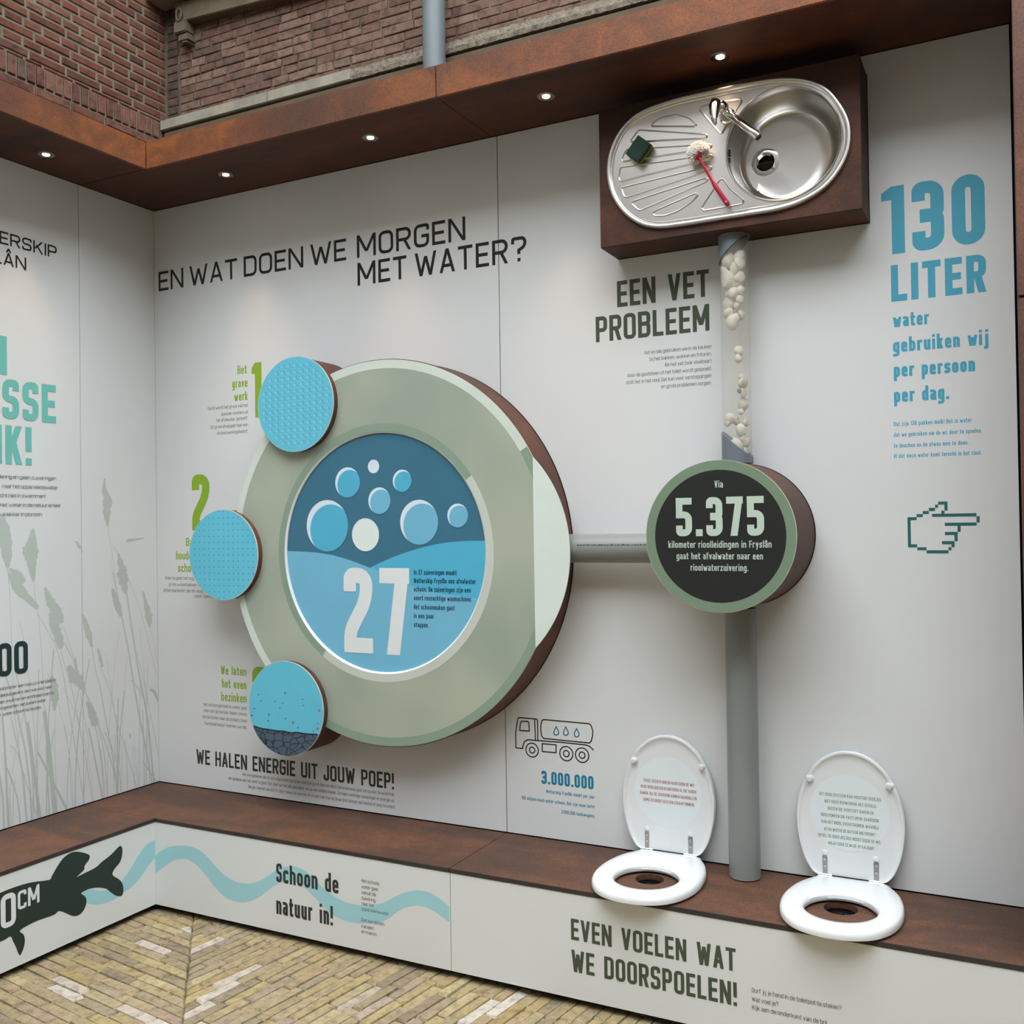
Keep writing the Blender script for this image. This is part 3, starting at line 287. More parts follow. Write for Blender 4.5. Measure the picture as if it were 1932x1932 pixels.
# ------------------------------------------------------------------ stroke lettering
UP = {'A': (1.05, '0,0 .5,1;1,0 .5,1;.2,.26 .8,.26'), 'B': (1, '0,0 0,1 1,1R 1,.53R .1,.53;.1,.53 1,.53R 1,0R 0,0'), 'C': (.95, '1,T 1,1R 0,1R 0,0R 1,0R 1,B'),
 'D': (1, '0,.5 0,1 1,1R 1,0R 0,0 0,.5'), 'E': (.82, '1,1 0,1 0,0 1,0;0,.5 .88,.5'), 'F': (.8, '1,1 0,1 0,0;0,.5 .85,.5'), 'G': (1, '1,T 1,1R 0,1R 0,0R 1,0R 1,.48 .6,.48'),
 'H': (1, '0,0 0,1;1,0 1,1;0,.5 1,.5'), 'I': (0, '0,0 0,1'), 'J': (.8, '1,1 1,0R 0,0R 0,.25'), 'K': (1, '0,0 0,1;1,1 .12,.42;.32,.62 1,0'), 'L': (.78, '0,1 0,0 1,0'),
 'M': (1.4, '0,0 0,1;1,0 1,1;0,1 .5,.28;1,1 .5,.28'), 'N': (1.1, '0,0 0,1;1,0 1,1;0,1 1,0'), 'O': (1, '0,.5 0,1R 1,1R 1,0R 0,0R 0,.5'), 'P': (.95, '0,0 0,1 1,1R 1,.45R .1,.45'),
 'R': (1, '0,0 0,1 1,1R 1,.47R .1,.47;.5,.47 1,0'), 'S': (.95, '1,T 1,1R 0,1R 0,.5R 1,.5R 1,0R 0,0R 0,B'), 'T': (.95, '0,1 1,1;.5,0 .5,1'), 'U': (1, '0,1 0,0R 1,0R 1,1'),
 'V': (1.05, '0,1 .5,0;1,1 .5,0'), 'W': (1.6, '0,1 .25,0;.5,.8 .25,0;.5,.8 .75,0;1,1 .75,0'), 'X': (1, '0,0 1,1;0,1 1,0'), 'Y': (1, '0,1 .5,.45;1,1 .5,.45;.5,0 .5,.5'), 'Z': (.9, '0,1 1,1;0,0 1,0;1,1 0,0'),
 '0': (1, '0,.5 0,1R 1,1R 1,0R 0,0R 0,.5'), '1': (.55, '1,0 1,1;FLAG'), '2': (1, '0,T 0,1R 1,1R 1,.66R 0,.2R 0,0 1,0'), '3': (1, '0,T 0,1R 1,1R 1,.51R .42,.51;.42,.49 1,.49R 1,0R 0,0R 0,B'),
 '5': (1, '1,1 0,1 0,.57 1,.57R 1,0R 0,0R 0,B'), '7': (1, '0,1 1,1;1,1 .4,0'), '.': (0, '0,0 0,0'), ',': (0, '0,0 0,-.08'), ':': (0, '0,.1 0,.1;0,.6 0,.6'), '!': (0, '0,1 0,.43;0,0 0,0'),
 '?': (.95, '0,T 0,1R 1,1R 1,.6R .5,.45 .5,.34;.5,0 .5,0'), "'": (0, '0,1 0,.85'), '(': (.4, '1,1.08 0,.88R 0,.05R 1,-.14'), ')': (.4, '0,1.08 1,.88R 1,.05R 0,-.14')}
LOW = {'a': (.92, '0,1 1,1R 1,0;1,0 0,0R 0,.56R 1,.56'), 'b': (1, '0,2 0,0 1,0R 1,1R 0,1'), 'c': (.85, '1,T 1,1R 0,1R 0,0R 1,0R 1,B'), 'd': (1, '1,2 1,0 0,0R 0,1R 1,1'),
 'e': (.95, '0,.5 1,.5 1,1R 0,1R 0,0R 1,0R 1,E'), 'f': (.55, '.3,0 .3,2R 1,2;0,1 1,1'), 'g': (1, '1,0 0,0R 0,1R 1,1 1,-1R 0,-1'), 'h': (1, '0,2 0,0;0,1 1,1R 1,0'), 'i': (0, '0,0 0,1;0,2 0,2'),
 'j': (.3, '1,1 1,-1R 0,-1;1,2 1,2'), 'k': (.95, '0,2 0,0;1,1 .15,.4;.35,.6 1,0'), 'l': (0, '0,2 0,0'), 'm': (1.7, '0,0 0,1 1,1R 1,0;.5,1 .5,0'), 'n': (1, '0,0 0,1 1,1R 1,0'),
 'o': (1, '0,.5 0,1R 1,1R 1,0R 0,0R 0,.5'), 'p': (1, '0,-1 0,1 1,1R 1,0R 0,0'), 'r': (.6, '0,0 0,1 1,1'), 's': (.88, '1,T 1,1R 0,1R 0,.5R 1,.5R 1,0R 0,0R 0,B'),
 't': (.6, '.3,1.8 .3,0R 1,0;0,1 1,1'), 'u': (1, '0,1 0,0R 1,0 1,1'), 'v': (.95, '0,1 .5,0;1,1 .5,0'), 'w': (1.75, '0,1 .25,0;.5,.75 .25,0;.5,.75 .75,0;1,1 .75,0'), 'y': (.95, '0,1 .5,0;1,1 .3,-1'), 'z': (.85, '0,1 1,1;0,0 1,0;1,1 0,0')}
ACC = {'Â': ('A', 'c'), 'â': ('a', 'c'), 'ë': ('e', 'd')}
STY = {  # stroke, x-height, letter gap, word gap (in cap heights), corner radius
 'din': (.138, .72, .15, .42, .22), 'bold': (.157, .70, .09, .48, .12), 'black': (.178, .7, .10, .34, .13), 'heavy': (.185, .70, .10, .46, .12), 'semi': (.145, .72, .10, .42, .12), 'fine': (.12, .72, .12, .36, .1), 'thin': (.108, .74, .088, .35, .16)}
def parse(s, t, H):
    # T / B: ends of open bowls, kept clear of the middle whatever the stroke weight; E: the lower end of an e
    tk = {'T': min(.93, .72*H/(H-t)), 'B': max(.06, (.28*H-t)/(H-t)), 'E': max(.04, (.27*H-t)/(H-t))}
    return [[(float(a), tk[b] if b in tk else float(b.rstrip('R')), b.endswith('R')) for a, b in (q.split(',') for q in st.split())] for st in s.split(';') if st != 'FLAG']
def glyph_strokes(ch, w, st):
    t, xh, gap, sp, rad = st; acc = None
    if ch in ACC: ch, acc = ACC[ch]
    low = ch in LOW; wf, ps = (LOW if low else UP)[ch]
    gw = t+wf*(w-t) if wf else t
    if ch == 'j' and low: gw = t+.35*(w-t)
    H = xh if low else 1.
    def Y(v):
        if not low: return t/2+v*(1-t)
        if v > 1: return xh-t/2+(v-1)*(1-xh)
        if v < 0: return t/2+v*(.27)
        return t/2+v*(xh-t)
    out = []
    for pl in parse(ps, t, H): out.append([(t/2+u*(gw-t), Y(v), r) for u, v, r in pl])
    if ch == '1': out.append('flag')
    if acc == 'c': c = gw/2; y = H+.1; out += [[(c-.16, y, 0), (c, y+.17, 0)], [(c+.16, y, 0), (c, y+.17, 0)]]
    if acc == 'd': out += [[(gw*.25, 1-t/2, 0)]*2, [(gw*.75, 1-t/2, 0)]*2]
    return gw, out
def round_path(pl, r, seg):
    res = []
    for i, (x, y, rd) in enumerate(pl):
        if not rd or i in (0, len(pl)-1): res.append(Vector((x, y))); continue
        p = Vector((x, y)); a = Vector(pl[i-1][:2])-p; b = Vector(pl[i+1][:2])-p
        k = min(r, a.length*.5, b.length*.5)
        pa, pb = p+a.normalized()*k, p+b.normalized()*k
        for j in range(seg+1):
            q = j/seg*math.pi/2
            # quarter-ellipse between the two legs
            res.append(p+(pa-p)*(1-math.sin(q))+(pb-p)*(1-math.cos(q)))
    out = [res[0]]
    for q in res[1:]:
        if (q-out[-1]).length > 1e-5 or len(res) == 2: out.append(q)
    return out
def stroke_poly(mb, pts, t, tr, dep, gw=9):
    """tr(x, y, k): k-th layer; convex pieces on hair-thin separate layers so that overlaps never coincide"""
    h = t/2
    def put(ps):
        dep[0] += 1; mb.add([tr(min(gw, max(0, p[0])), p[1], dep[0]) for p in ps], [tuple(range(len(ps)))])
    if len(pts) == 1 or (pts[-1]-pts[0]).length < 1e-6 and len(pts) == 2:
        p = pts[0]; put([(p.x-h, p.y-h), (p.x+h, p.y-h), (p.x+h, p.y+h), (p.x-h, p.y+h)]); return
    n = len(pts)
    if n == 2 and abs((pts[1]-pts[0]).x) > .02 and abs((pts[1]-pts[0]).y) > abs((pts[1]-pts[0]).x)*.55:
        # slanted stroke: cut level, centred on the stems it meets
        lo_, hi_ = (pts[0], pts[1]) if pts[0].y < pts[1].y else (pts[1], pts[0])
        a_, b_ = Vector((lo_.x, lo_.y-h)), Vector((hi_.x, hi_.y+h)); k = Vector((h*(b_-a_).length/(b_-a_).y, 0)); put([a_-k, a_+k, b_+k, b_-k]); return
    for i in range(n-1):
        p, q = pts[i], pts[i+1]; d = (q-p).normalized(); nn = Vector((-d.y, d.x))*h
        c = [p+nn, p-nn, q-nn, q+nn]
        for end in (0, 1):
            if (end == 0 and i > 0) or (end == 1 and i < n-2): continue
            o = p if end == 0 else q; e = -1 if end == 0 else 1
            if abs(d.x) < .02 or abs(d.y) < .02: m_, k = o+d*h*e, nn
            elif abs(d.y) > abs(d.x)*.55: m_ = o+d*(h/abs(d.y))*e; k = Vector((-1 if d.y > 0 else 1, 0))*h/abs(d.y)
            else: m_ = o+d*(h/abs(d.x))*e; k = Vector((0, 1 if d.x > 0 else -1))*h/abs(d.x)
            if end == 0: c[0], c[1] = m_+k, m_-k
            else: c[2], c[3] = m_-k, m_+k
        put(c)
        if i < n-2:
            d2 = (pts[i+2]-q).normalized(); cr = d.x*d2.y-d.y*d2.x; sg = -1 if cr > 0 else 1
            n2 = Vector((-d2.y, d2.x))*h; a_, b_ = q+nn*sg, q+n2*sg
            mm = (d+d2); mm = Vector((-mm.y, mm.x))*sg
            if mm.length > 1e-4 and abs(cr) > .02:
                mm.normalize(); co = mm.dot(nn*sg)/h
                if co > .45: put([q, a_, q+mm*h/co, b_] if sg < 0 else [q, b_, q+mm*h/co, a_])
                else: put([q, a_, b_])
def letter_line(mb, text, u0, u1, z, cap, style, mp, off=.00025):
    st = STY[style]; t, xh, gap, sp, rad = st
    target = (u1-u0)/cap
    def total(w):
        x = 0
        for i, ch in enumerate(text):
            if ch == ' ': x += sp-gap; continue
            x += glyph_strokes(ch, w, st)[0]+gap
        return x-gap
    lo, hi = t*1.9, 2.5
    a, b = total(lo), total(hi)
    if a >= target or abs(b-a) < 1e-4: w = lo if a >= target else .5; k = target/total(w)
    else:
        for _ in range(26):
            mid = (lo+hi)/2
            if total(mid) < target: lo = mid
            else: hi = mid
        w = lo; k = 1
    x = 0; seg = 5 if cap > .03 else 2
    for ch in text:
        if ch == ' ': x += sp-gap; continue
        gw, sts = glyph_strokes(ch, w, st)
        dep = [0]
        for pl in sts:
            if pl == 'flag':
                q_ = [(gw-t*.6, 1.), (gw-t, 1.), (0, .91), (0, .80), (gw-t*.6, .80)]; dep[0] += 1
                mb.add([mp(u0+(x+X)*cap*k, z+Y*cap, off+dep[0]*5e-6) for X, Y in q_], [(0, 1, 2, 3, 4)]); continue
            rp = round_path(pl, max(rad, t*.62), seg)
            stroke_poly(mb, rp, t, lambda X, Y, kk, x=x: mp(u0+(x+X)*cap*k, z+Y*cap, off+kk*5e-6), dep, gw)
        x += gw+gap
def lettering(name, label, pl, ink, style, lines, parent, off=.00025):
    mb = MB()
    for s, u0, u1, z, cap in [l[:5] for l in lines]: letter_line(mb, s, u0, u1, z, cap, style, PLN[pl], off)
    return mk(name, mb, 'ink_'+ink, parent, recalc=False, label=label)
def ribbon(mb, pts, w, mp, d=.0005):
    """flat line of width w (number or list) through 2D points"""
    ps = [Vector(p) for p in pts]; n = len(ps); ws = w if isinstance(w, (list, tuple)) else [w]*n; L, R = [], []
    for i, p in enumerate(ps):
        dr = (ps[min(i+1, n-1)]-ps[max(i-1, 0)]).normalized(); nn = Vector((-dr.y, dr.x))*ws[i]/2; L.append(p+nn); R.append(p-nn)
    mb.add([mp(q.x, q.y, d) for q in L+R], [(i, i+1, n+i+1, n+i) for i in range(n-1)])
def smooth_pts(pts, sub=4, closed=False):
    n = len(pts); out = []
    for i in range(n if closed else n-1):
        g = (lambda k: pts[k % n]) if closed else (lambda k: pts[max(0, min(n-1, k))])
        p0, p1, p2, p3 = g(i-1), g(i), g(i+1), g(i+2)
        for j in range(sub):
            t = j/sub
            out.append(tuple(.5*((2*p1[k])+(-p0[k]+p2[k])*t+(2*p0[k]-5*p1[k]+4*p2[k]-p3[k])*t*t+(-p0[k]+3*p1[k]-3*p2[k]+p3[k])*t**3) for k in range(2)))
    if not closed: out.append(tuple(pts[-1]))
    return out
# ================================================================== SETTING
H = 3.6809; CX, CY, CT = .3959, .4066, 3.7925      # soffit height, canopy depths, canopy top
BX, BY = .4298, .4258                               # bench depths
XE = 3.600                                          # right end of the back wall
LY = -3.3                                           # left wall runs towards the camera
# ---- back wall
b = MB(); b.box(-.02, XE+.02, .012, .10, .64, CT-.004)
wall_back = mk('wall_back', b, 'black_gap', origin=(1.8, 0, Z0), kind='structure')
for x0, x1 in ((.0, 1.8305), (1.8345, XE-.004)):
    b = MB(); b.box(x0, x1, 0, .0115, 1.0045, H-.003); mk('wall_panel', b, 'panel_white', wall_back)
# ---- left wall
b = MB(); b.box(-.10, -.012, LY, .10, .64, CT-.004)
wall_left = mk('wall_left', b, 'black_gap', origin=(0, -1.5, Z0), kind='structure')
for y0, y1 in ((-.416, -.0005), (-1.9, -.4185), (LY, -1.903)):
    b = MB(); b.box(-.0115, -.0004, y0, y1, 1.0045, H-.003); mk('wall_panel', b, 'panel_white', wall_left)
# ---- rusty post closing the booth on the right
b = MB(); b.box(XE+.008, XE+.40, -.424, .10, .64, 4.6)
wall_right = mk('wall_right', b, 'black_gap', origin=(XE+.2, -.2, Z0), kind='structure')
for z0, z1 in ((.64, 2.756), (2.762, 4.6)):
    b = MB(); b.box(XE+.003, XE+.40, -.43, .09, z0, z1); mk('cladding_sheet', b, 'corten_post', wall_right, bevel=.002)
# ---- canopy
can = thing('canopy', (1.8, -.2, H), 'rust-brown steel canopy with recessed lights over the white display walls', 'canopy')
g = .0015
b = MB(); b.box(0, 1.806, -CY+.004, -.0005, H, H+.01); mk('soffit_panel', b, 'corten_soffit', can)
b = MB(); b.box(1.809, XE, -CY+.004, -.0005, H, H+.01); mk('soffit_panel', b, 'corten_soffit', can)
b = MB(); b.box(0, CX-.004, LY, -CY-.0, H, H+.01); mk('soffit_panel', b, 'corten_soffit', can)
b = MB(); b.box(CX, 1.806, -CY, -CY+.012, H-.0015, CT); mk('fascia_panel', b, 'corten_fascia', can, bevel=.0015)
b = MB(); b.box(1.809, XE, -CY, -CY+.012, H-.0015, CT); mk('fascia_panel', b, 'corten_fascia', can, bevel=.0015)
b = MB(); b.box(CX-.012, CX, LY, -CY-.0005, H-.0015, CT); mk('fascia_panel', b, 'corten_fascia', can, bevel=.0015)
b = MB(); b.prism([(0, LY), (CX-.014, LY), (CX-.014, -CY+.014), (XE, -CY+.014), (XE, .10), (0, .10)], lambda u, v, d: (u, v, d), CT-.012, CT-.002); mk('top_sheet', b, 'corten_soffit', can)
b = MB(); b.prism([(0, LY), (CX-.016, LY), (CX-.016, -CY+.016), (XE, -CY+.016), (XE, .0), (0, .0)], lambda u, v, d: (u, v, d), H+.012, H+.02); mk('inner_lining', b, 'black_gap', can)
# ---- bench
bench = thing('bench', (1.8, -.2, .65), 'long low bench with rust-brown steel seat and white printed front', 'bench')
ZS = .9865
hole = [circle((2.487, -.237), .047, 40), circle((3.092, -.229), .050, 40)]
def slab(o, mat, holes=()):
    b = MB(); b.prism(o, lambda u, v, d: (u, v, d), ZS, 1.0, holes); return mk('seat_panel', b, mat, bench)
slab([(0, -BY), (BX, -BY), (1.829, -BY), (1.829, -.0005), (0, -.0005)], 'corten_bench')
slab([(1.8315, -BY), (XE, -BY), (XE, -.0005), (1.8315, -.0005)], 'corten_bench', hole)
slab([(0, LY), (BX, LY), (BX, -BY-.0015), (0, -BY-.0015)], 'corten_bench')
NOS = [(BX+.0005, 1.829, -BY-.0022, -BY+.0), (1.8315, XE, -BY-.0022, -BY+.0)]
for x0, x1, y0, y1 in NOS:
    b = MB(); b.box(x0, x1, y0, y1, ZS-.0005, .9992); mk('nosing', b, 'nosing_dark', bench)
b = MB(); b.box(BX, BX+.0022, LY, -BY-.0015, ZS-.0005, .9992); mk('nosing', b, 'nosing_dark', bench)
def box_part(name, mat, *a, bevel=0, parent=bench):
    b = MB(); b.box(*a); return mk(name, b, mat, parent, bevel=bevel)
fr_left = box_part('front_panel', 'panel_low', BX-.01, BX, LY, -BY-.0012, .65, ZS-.002)
fr_mid = box_part('front_panel', 'panel_low', BX-.01, 1.8315, -.4260, -.416, .65, ZS-.002)
fr_right = box_part('front_panel', 'panel_low', 1.8340, XE, -.4260, -.416, .65, ZS-.002)
for a in ((BX-.10, XE, -.34, -.33, .632, ZS-.002), (.33, .34, LY, -.33, .632, ZS-.002)): box_part('plinth', 'black_gap', *a)
for c, r in (((2.487, -.237), .047), ((3.092, -.229), .050)):
    b = MB(); b.lathe((c[0], c[1], 1.0), 'z', [(r+.001, -.0136), (r+.001, -.10), (.0, -.10)], 32); mk('feel_hole_sleeve', b, 'rubber', bench, smooth=True)
    b = MB(); b.lathe((c[0], c[1], 1.0), 'z', [(r-.001, -.014), (r-.004, -.0125), (r-.004, -.016), (r-.001, -.016)], 40); mk('hole_rim', b, 'corten_fascia', bench, smooth=True)
    b = MB()
    for k in range(8):
        a = math.radians(k*45); a2 = math.radians(k*45+42)
        b.prism([(c[0]+.010*math.cos(a+.3), c[1]+.010*math.sin(a+.3)), (c[0]+(r-.002)*math.cos(a), c[1]+(r-.002)*math.sin(a)), (c[0]+(r-.002)*math.cos(a2), c[1]+(r-.002)*math.sin(a2))], lambda u, v, d: (u, v, d), .968, .971)
    mk('rubber_flaps', b, 'rubber', bench)
# ---- floor: mitred clinker paving
b = MB(); b.box(-1, 7, -6.3, .4, Z0-.12, Z0-.008)
floor = mk('floor', b, 'sand_joint', origin=(2, -2, Z0), kind='structure')
AF = math.radians(-7.5); SEAM = ((.609, -.396), (1.198, -1.028))
ca, sa = math.cos(AF), math.sin(AF)
def toW(a, bb): return (a*ca-bb*sa, a*sa+bb*ca)
def toL(x, y): return (x*ca+y*sa, -x*sa+y*ca)
s0 = toL(*SEAM[0]); s1 = toL(*SEAM[1])
sdir = ((s1[0]-s0[0]), (s1[1]-s0[1])); sl = math.hypot(*sdir); sdir = (sdir[0]/sl, sdir[1]/sl)
def seam_at_b(bv): t = (bv-s0[1])/sdir[1]; return s0[0]+sdir[0]*t
def seam_at_a(av): t = (av-s0[0])/sdir[0]; return s0[1]+sdir[1]*t
cand = []   # (corners in local grid)
PW, PL, J = .0430, .186, .0030
rng = random.Random(3)
bv = -3.4
while bv < .2:       # left field: long side along a
    a_end = seam_at_b(bv+PW/2); a = a_end; first = True
    while a > -.8:
        L_ = PL*rng.uniform(.86, 1.10) if not first else PL*rng.uniform(.3, 1.0)
        cand.append([(a-L_+J, bv+J), ((seam_at_b(bv+J) if first else a)-J*.3, bv+J), ((seam_at_b(bv+PW) if first else a)-J*.3, bv+PW), (a-L_+J, bv+PW)])
        a -= L_; first = False
    bv += PW
av = -.6
while av < 6.5:      # right field: long side along b
    b_start = seam_at_a(av+PW/2); bb = b_start; first = True
    while bb < .6:
        L_ = PL*rng.uniform(.86, 1.10) if not first else PL*rng.uniform(.3, 1.0)
        cand.append([(av+J, (seam_at_a(av+J) if first else bb)+J*.3), (av+PW, (seam_at_a(av+PW) if first else bb)+J*.3), (av+PW, bb+L_-J), (av+J, bb+L_-J)])
        bb += L_; first = False
    av += PW
def in_view(p):
    q = Vector(p)-Vector(CAM); z = q.dot(f_)
    if z < .3: return False
    x, y = 966+1854*q.dot(r_)/z, 966-1854*q.dot(u_)/z
    return -40 < x < 1972 and -40 < y < 1972
rest = MB(); nb = 0
def paver_geo(q, rng):
    cx = sum(p[0] for p in q)/4; cy = sum(p[1] for p in q)/4; dz = rng.uniform(-.003, .002); tl = rng.uniform(-.0015, .0015)
    out = [(p[0]+rng.uniform(-.0022, .0022), p[1]+rng.uniform(-.0022, .0022)) for p in q]
    ins = [(x+(cx-x)/max(.001, math.hypot(cx-x, cy-y))*.006, y+(cy-y)/max(.001, math.hypot(cx-x, cy-y))*.006) for x, y in out]
    vs = [(x, y, Z0-.03) for x, y in out]+[(x, y, Z0-.0065+dz) for x, y in out]+[(x, y, Z0+dz+tl*(1 if i % 2 else -1)) for i, (x, y) in enumerate(ins)]
    fs = []
    for L0 in (0, 4):
        for i in range(4): fs.append((L0+i, L0+(i+1) % 4, L0+4+(i+1) % 4, L0+4+i))
    return vs, fs+[(8, 9, 10, 11)], (cx, cy, Z0)
for q in cand:
    q = [toW(*p) for p in q]
    cx = sum(p[0] for p in q)/4; cy = sum(p[1] for p in q)/4
    if cx < .25 or cy > -.25 or cx > 6 or cy < -6: continue
    vs, fs, c = paver_geo(q, rng)
    vis = in_view(c) and cx > .40 and cy < -.40
    if vis and nb < 300:
        b = MB(); b.add(vs, fs); mk('brick', b, 'paver', floor, origin=c); nb += 1
    elif in_view(c) or (-2.6 < cy and cx < 4.6): rest.add(vs, fs)
mk('loose_paving', rest, 'paver', floor, kind='stuff')
# ---- brick walls above and behind the booth
XB, YB = -.176, .25
b = MB(); b.box(XB-.30, XB-.0015, LY-3, .5, Z0, 5.2)
wl_up = mk('wall_upper_left', b, 'mortar_left', origin=(XB, -1, Z0), kind='structure')
b = MB(); b.box(XB-.30, 7, YB+.004, YB+.3, Z0, 5.2)
wb_up = mk('wall_upper_back', b, 'mortar_back', origin=(2, YB, Z0), kind='structure')
b = MB(); b.box(XB-.30, XB, LY-3, .5, 5.2, 7.4); b.box(XB, 7, YB, YB+.3, 5.2, 7.4); mk('upper_facade', b, 'brick_far', wb_up)
brick_mesh = {}
def brick_on(face, u0, u1, z0, z1, mat, parent, var, proud=0, name='brick', jit=.0012):
    """face 'L': wall x=XB, u=y ; face 'B': wall y=YB, u=x"""
    w_, h_ = u1-u0, z1-z0; key = (face, round(w_, 3), round(h_, 3), mat, var)
    c = (XB, (u0+u1)/2, (z0+z1)/2) if face == 'L' else ((u0+u1)/2, YB, (z0+z1)/2)
    if key not in brick_mesh:
        rg = random.Random(hash((w_, h_, var)) & 0xffff); e = .003; vs = []
        for (du, dz, dd) in [(-1, -1, 0), (1, -1, 0), (1, 1, 0), (-1, 1, 0)]:
            vs.append((du*w_/2+rg.uniform(-jit, jit), dz*h_/2+rg.uniform(-jit, jit)))
        ins = [(x-math.copysign(e, x), z-math.copysign(e, z)) for x, z in vs]
        lay = [[(x, z, -.02) for x, z in vs], [(x, z, .0) for x, z in vs], [(x, z, (.003 if face == 'L' else .0012)+rg.uniform(-.0008, .0008)) for x, z in ins]]
        P3 = [(d, x, z) if face == 'L' else (x, -d, z) for l in lay for x, z, d in l]
        me = bpy.data.meshes.new('brick'); me.from_pydata([Vector(p)*S for p in P3], [], [(4*l+i, 4*l+(i+1) % 4, 4*l+4+(i+1) % 4, 4*l+4+i) for l in (0, 1) for i in range(4)]+[(8, 9, 10, 11)])
        bm = bmesh.new(); bm.from_mesh(me); bmesh.ops.recalc_face_normals(bm, faces=bm.faces); bm.to_mesh(me); bm.free()
        # open-backed shell: make sure normals look out of the wall
        me.materials.append(MAT[mat]); brick_mesh[key] = me
    o = bpy.data.objects.new(name, brick_mesh[key])
    c = (c[0]+proud, c[1], c[2]) if face == 'L' else (c[0], c[1]-proud, c[2])
    link(o, parent, W(c)); return o
def brick_rest(face, lst, mat, parent):
    b = MB()
    for u0, u1, z0, z1 in lst:
        if face == 'L': b.box(XB-.01, XB+.003, u0, u1, z0, z1)
        else: b.box(u0, u1, YB-.003, YB+.01, z0, z1)
    if b.v: mk('brickwork', b, mat, parent, kind='stuff')
rg = random.Random(11); restL = []; nL = 0
def place_L(u0, u1, z0, z1, mat, proud=0):
    global nL
    c = (XB, (u0+u1)/2, (z0+z1)/2)
    if (in_view(c) or in_view((XB, u0, z1)) or in_view((XB, u1, z0))) and z1 > 4.02 and nL < 300: brick_on('L', u0, u1, z0, z1, mat, wl_up, rg.randrange(4), proud+rg.uniform(-.001, .002)); nL += 1
    else: restL.append((u0, u1, z0, z1))
z = 4.2290; row = 0; CP = .0435
while z < 5.18:                                 # alternating stretcher and header courses
    pit = .186 if row % 2 == 0 else .0945; u = YB-.004+(0 if row % 4 else -.03) - (.046 if row % 2 else 0)
    if u < YB-.006: place_L(u+.006, YB-.004, z, z+.0315, 'brick_red')
    while u > -1.45:
        j = rg.uniform(-.004, .004); place_L(u-pit+.0135+j, u, z+rg.uniform(-.001, .001), z+.0315, 'brick_red' if rg.random() > .06 else 'brick_worn'); u -= pit-j
        u = u
    z += CP; row += 1
u = YB-.006
while u > -1.45:                                # upright soldier course, thin slips above, worn course below
    place_L(u-.037, u, 4.1250, 4.2070, 'brick_worn' if rg.random() > .04 else 'brick_dark', .004); u -= .0462
u = YB-.02
while u > -1.45:
    w_ = rg.choice((.09, .12, .16)); place_L(u-w_+.012, u, 4.2125, 4.2230, 'brick_worn', .001); u -= w_
for zz in (4.078, 4.034):
    u = YB-.01-(.05 if zz < 4.05 else 0)
    while u > -1.45: place_L(u-.174, u, zz, zz+.036, 'brick_worn', .004); u -= .186
zz = 3.99
while zz > .7:
    u = YB-.01
    while u > -1.45: restL.append((u-.174, u, zz, zz+.034)); u -= .186
    zz -= CP*3 if zz < 3.6 else CP
brick_rest('L', restL, 'brick_red', wl_up)
restB = []; nB = 0; z = 4.2165; row = 0
while z < 5.18:
    hh = .041
    # narrow dark strip in the corner
    for a_, c_ in ((XB+.004, -.092),):
        if z < 4.8: brick_on('B', a_+.01, c_+rg.uniform(-.006, .004), z, z+hh-.006, 'brick_dark', wb_up, rg.randrange(3), .0)
    u = -.074-(0, .05, .02, .08)[row % 4]
    while u < 3.9:
        w_ = rg.choice((.096, .10, .165, .185, .19)) if row % 2 else rg.choice((.098, .105, .11, .17))
        u0, u1 = max(u, -.074), u+w_-.009
        c = ((u0+u1)/2, YB, z+.02)
        if u1-u0 > .02:
            vis = in_view((c[0], YB, z+.0)) or in_view((u0, YB, z))
            if vis and nB < 286: brick_on('B', u0, u1, z+rg.uniform(-.001, .001), z+hh-.0055, 'brick_weathered', wb_up, rg.randrange(4), rg.uniform(-.0015, .002), jit=.003); nB += 1
            else: restB.append((u0, u1, z, z+hh-.006))
        u += w_
    z += hh; row += 1
brick_rest('B', restB, 'brick_weathered', wb_up)
# stone string course in blocks, sill and hood with its carved end
for x0, x1 in ((-.166, .520), (.522, 1.0)):
    b = MB(); b.box(x0, x1, .20, YB, 4.163, 4.214); mk('stone_block', b, 'stone_pale', wb_up, bevel=.004)
for x0, x1 in ((1.002, 1.64), (1.642, 2.5), (2.502, 3.5)):
    b = MB(); n_ = 60
    for side, dd in ((0, 0),):
        rr = []
        for i in range(n_+1):
            x = x0+(x1-x0)*i/n_; q = rg.uniform
            rr.append([(x, YB, 4.160), (x, .200+q(-.002, .002), 4.160+q(-.002, .002)), (x, .198+q(-.002, .002), 4.18+q(-.002, .002)), (x, .205+q(-.003, .003), 4.210+q(-.003, .003)), (x, YB, 4.220+q(-.003, .004))])
        b.rings(rr)
    mk('stone_block', b, 'stone_rough', wb_up)
b = MB(); b.box(-.150, 3.6, .228, YB, 4.147, 4.163); b.box(-.140, 3.6, .201, YB, 4.08, 4.147); b.box(-.14, 3.6, .232, YB, 3.9, 4.08); mk('moulding', b, 'stone_dark', wb_up, bevel=.003)
b = MB(); b.prism([(.045, .0), (.035, 4.672-4.672)] and [(-.052, 4.668), (.035, 4.668), (1.2, 4.600), (1.2, 4.70), (-.052, 4.768)], lambda u, v, d: (u, YB-d, v), .001, .055)
hood = mk('hood_stone', b, 'stone_warm', wb_up, bevel=.004)
b = MB(); b.box(-.054, .026, .185, YB-.0005, 4.612, 4.672); mk('carved_end', b, 'stone_warm', hood, bevel=.006)
b = MB(); b.tube([(-.014+.017*math.cos(t), .184, 4.700+.030*math.sin(t)) for t in [2*math.pi*k/24 for k in range(25)]], .005, 8, False); b.box(-.03, .032, .195, YB-.001, 4.578, 4.606); b.box(-.012, .022, .2, YB-.001, 4.566, 4.58)
mk('carved_ring', b, 'stone_warm', hood, smooth=True)
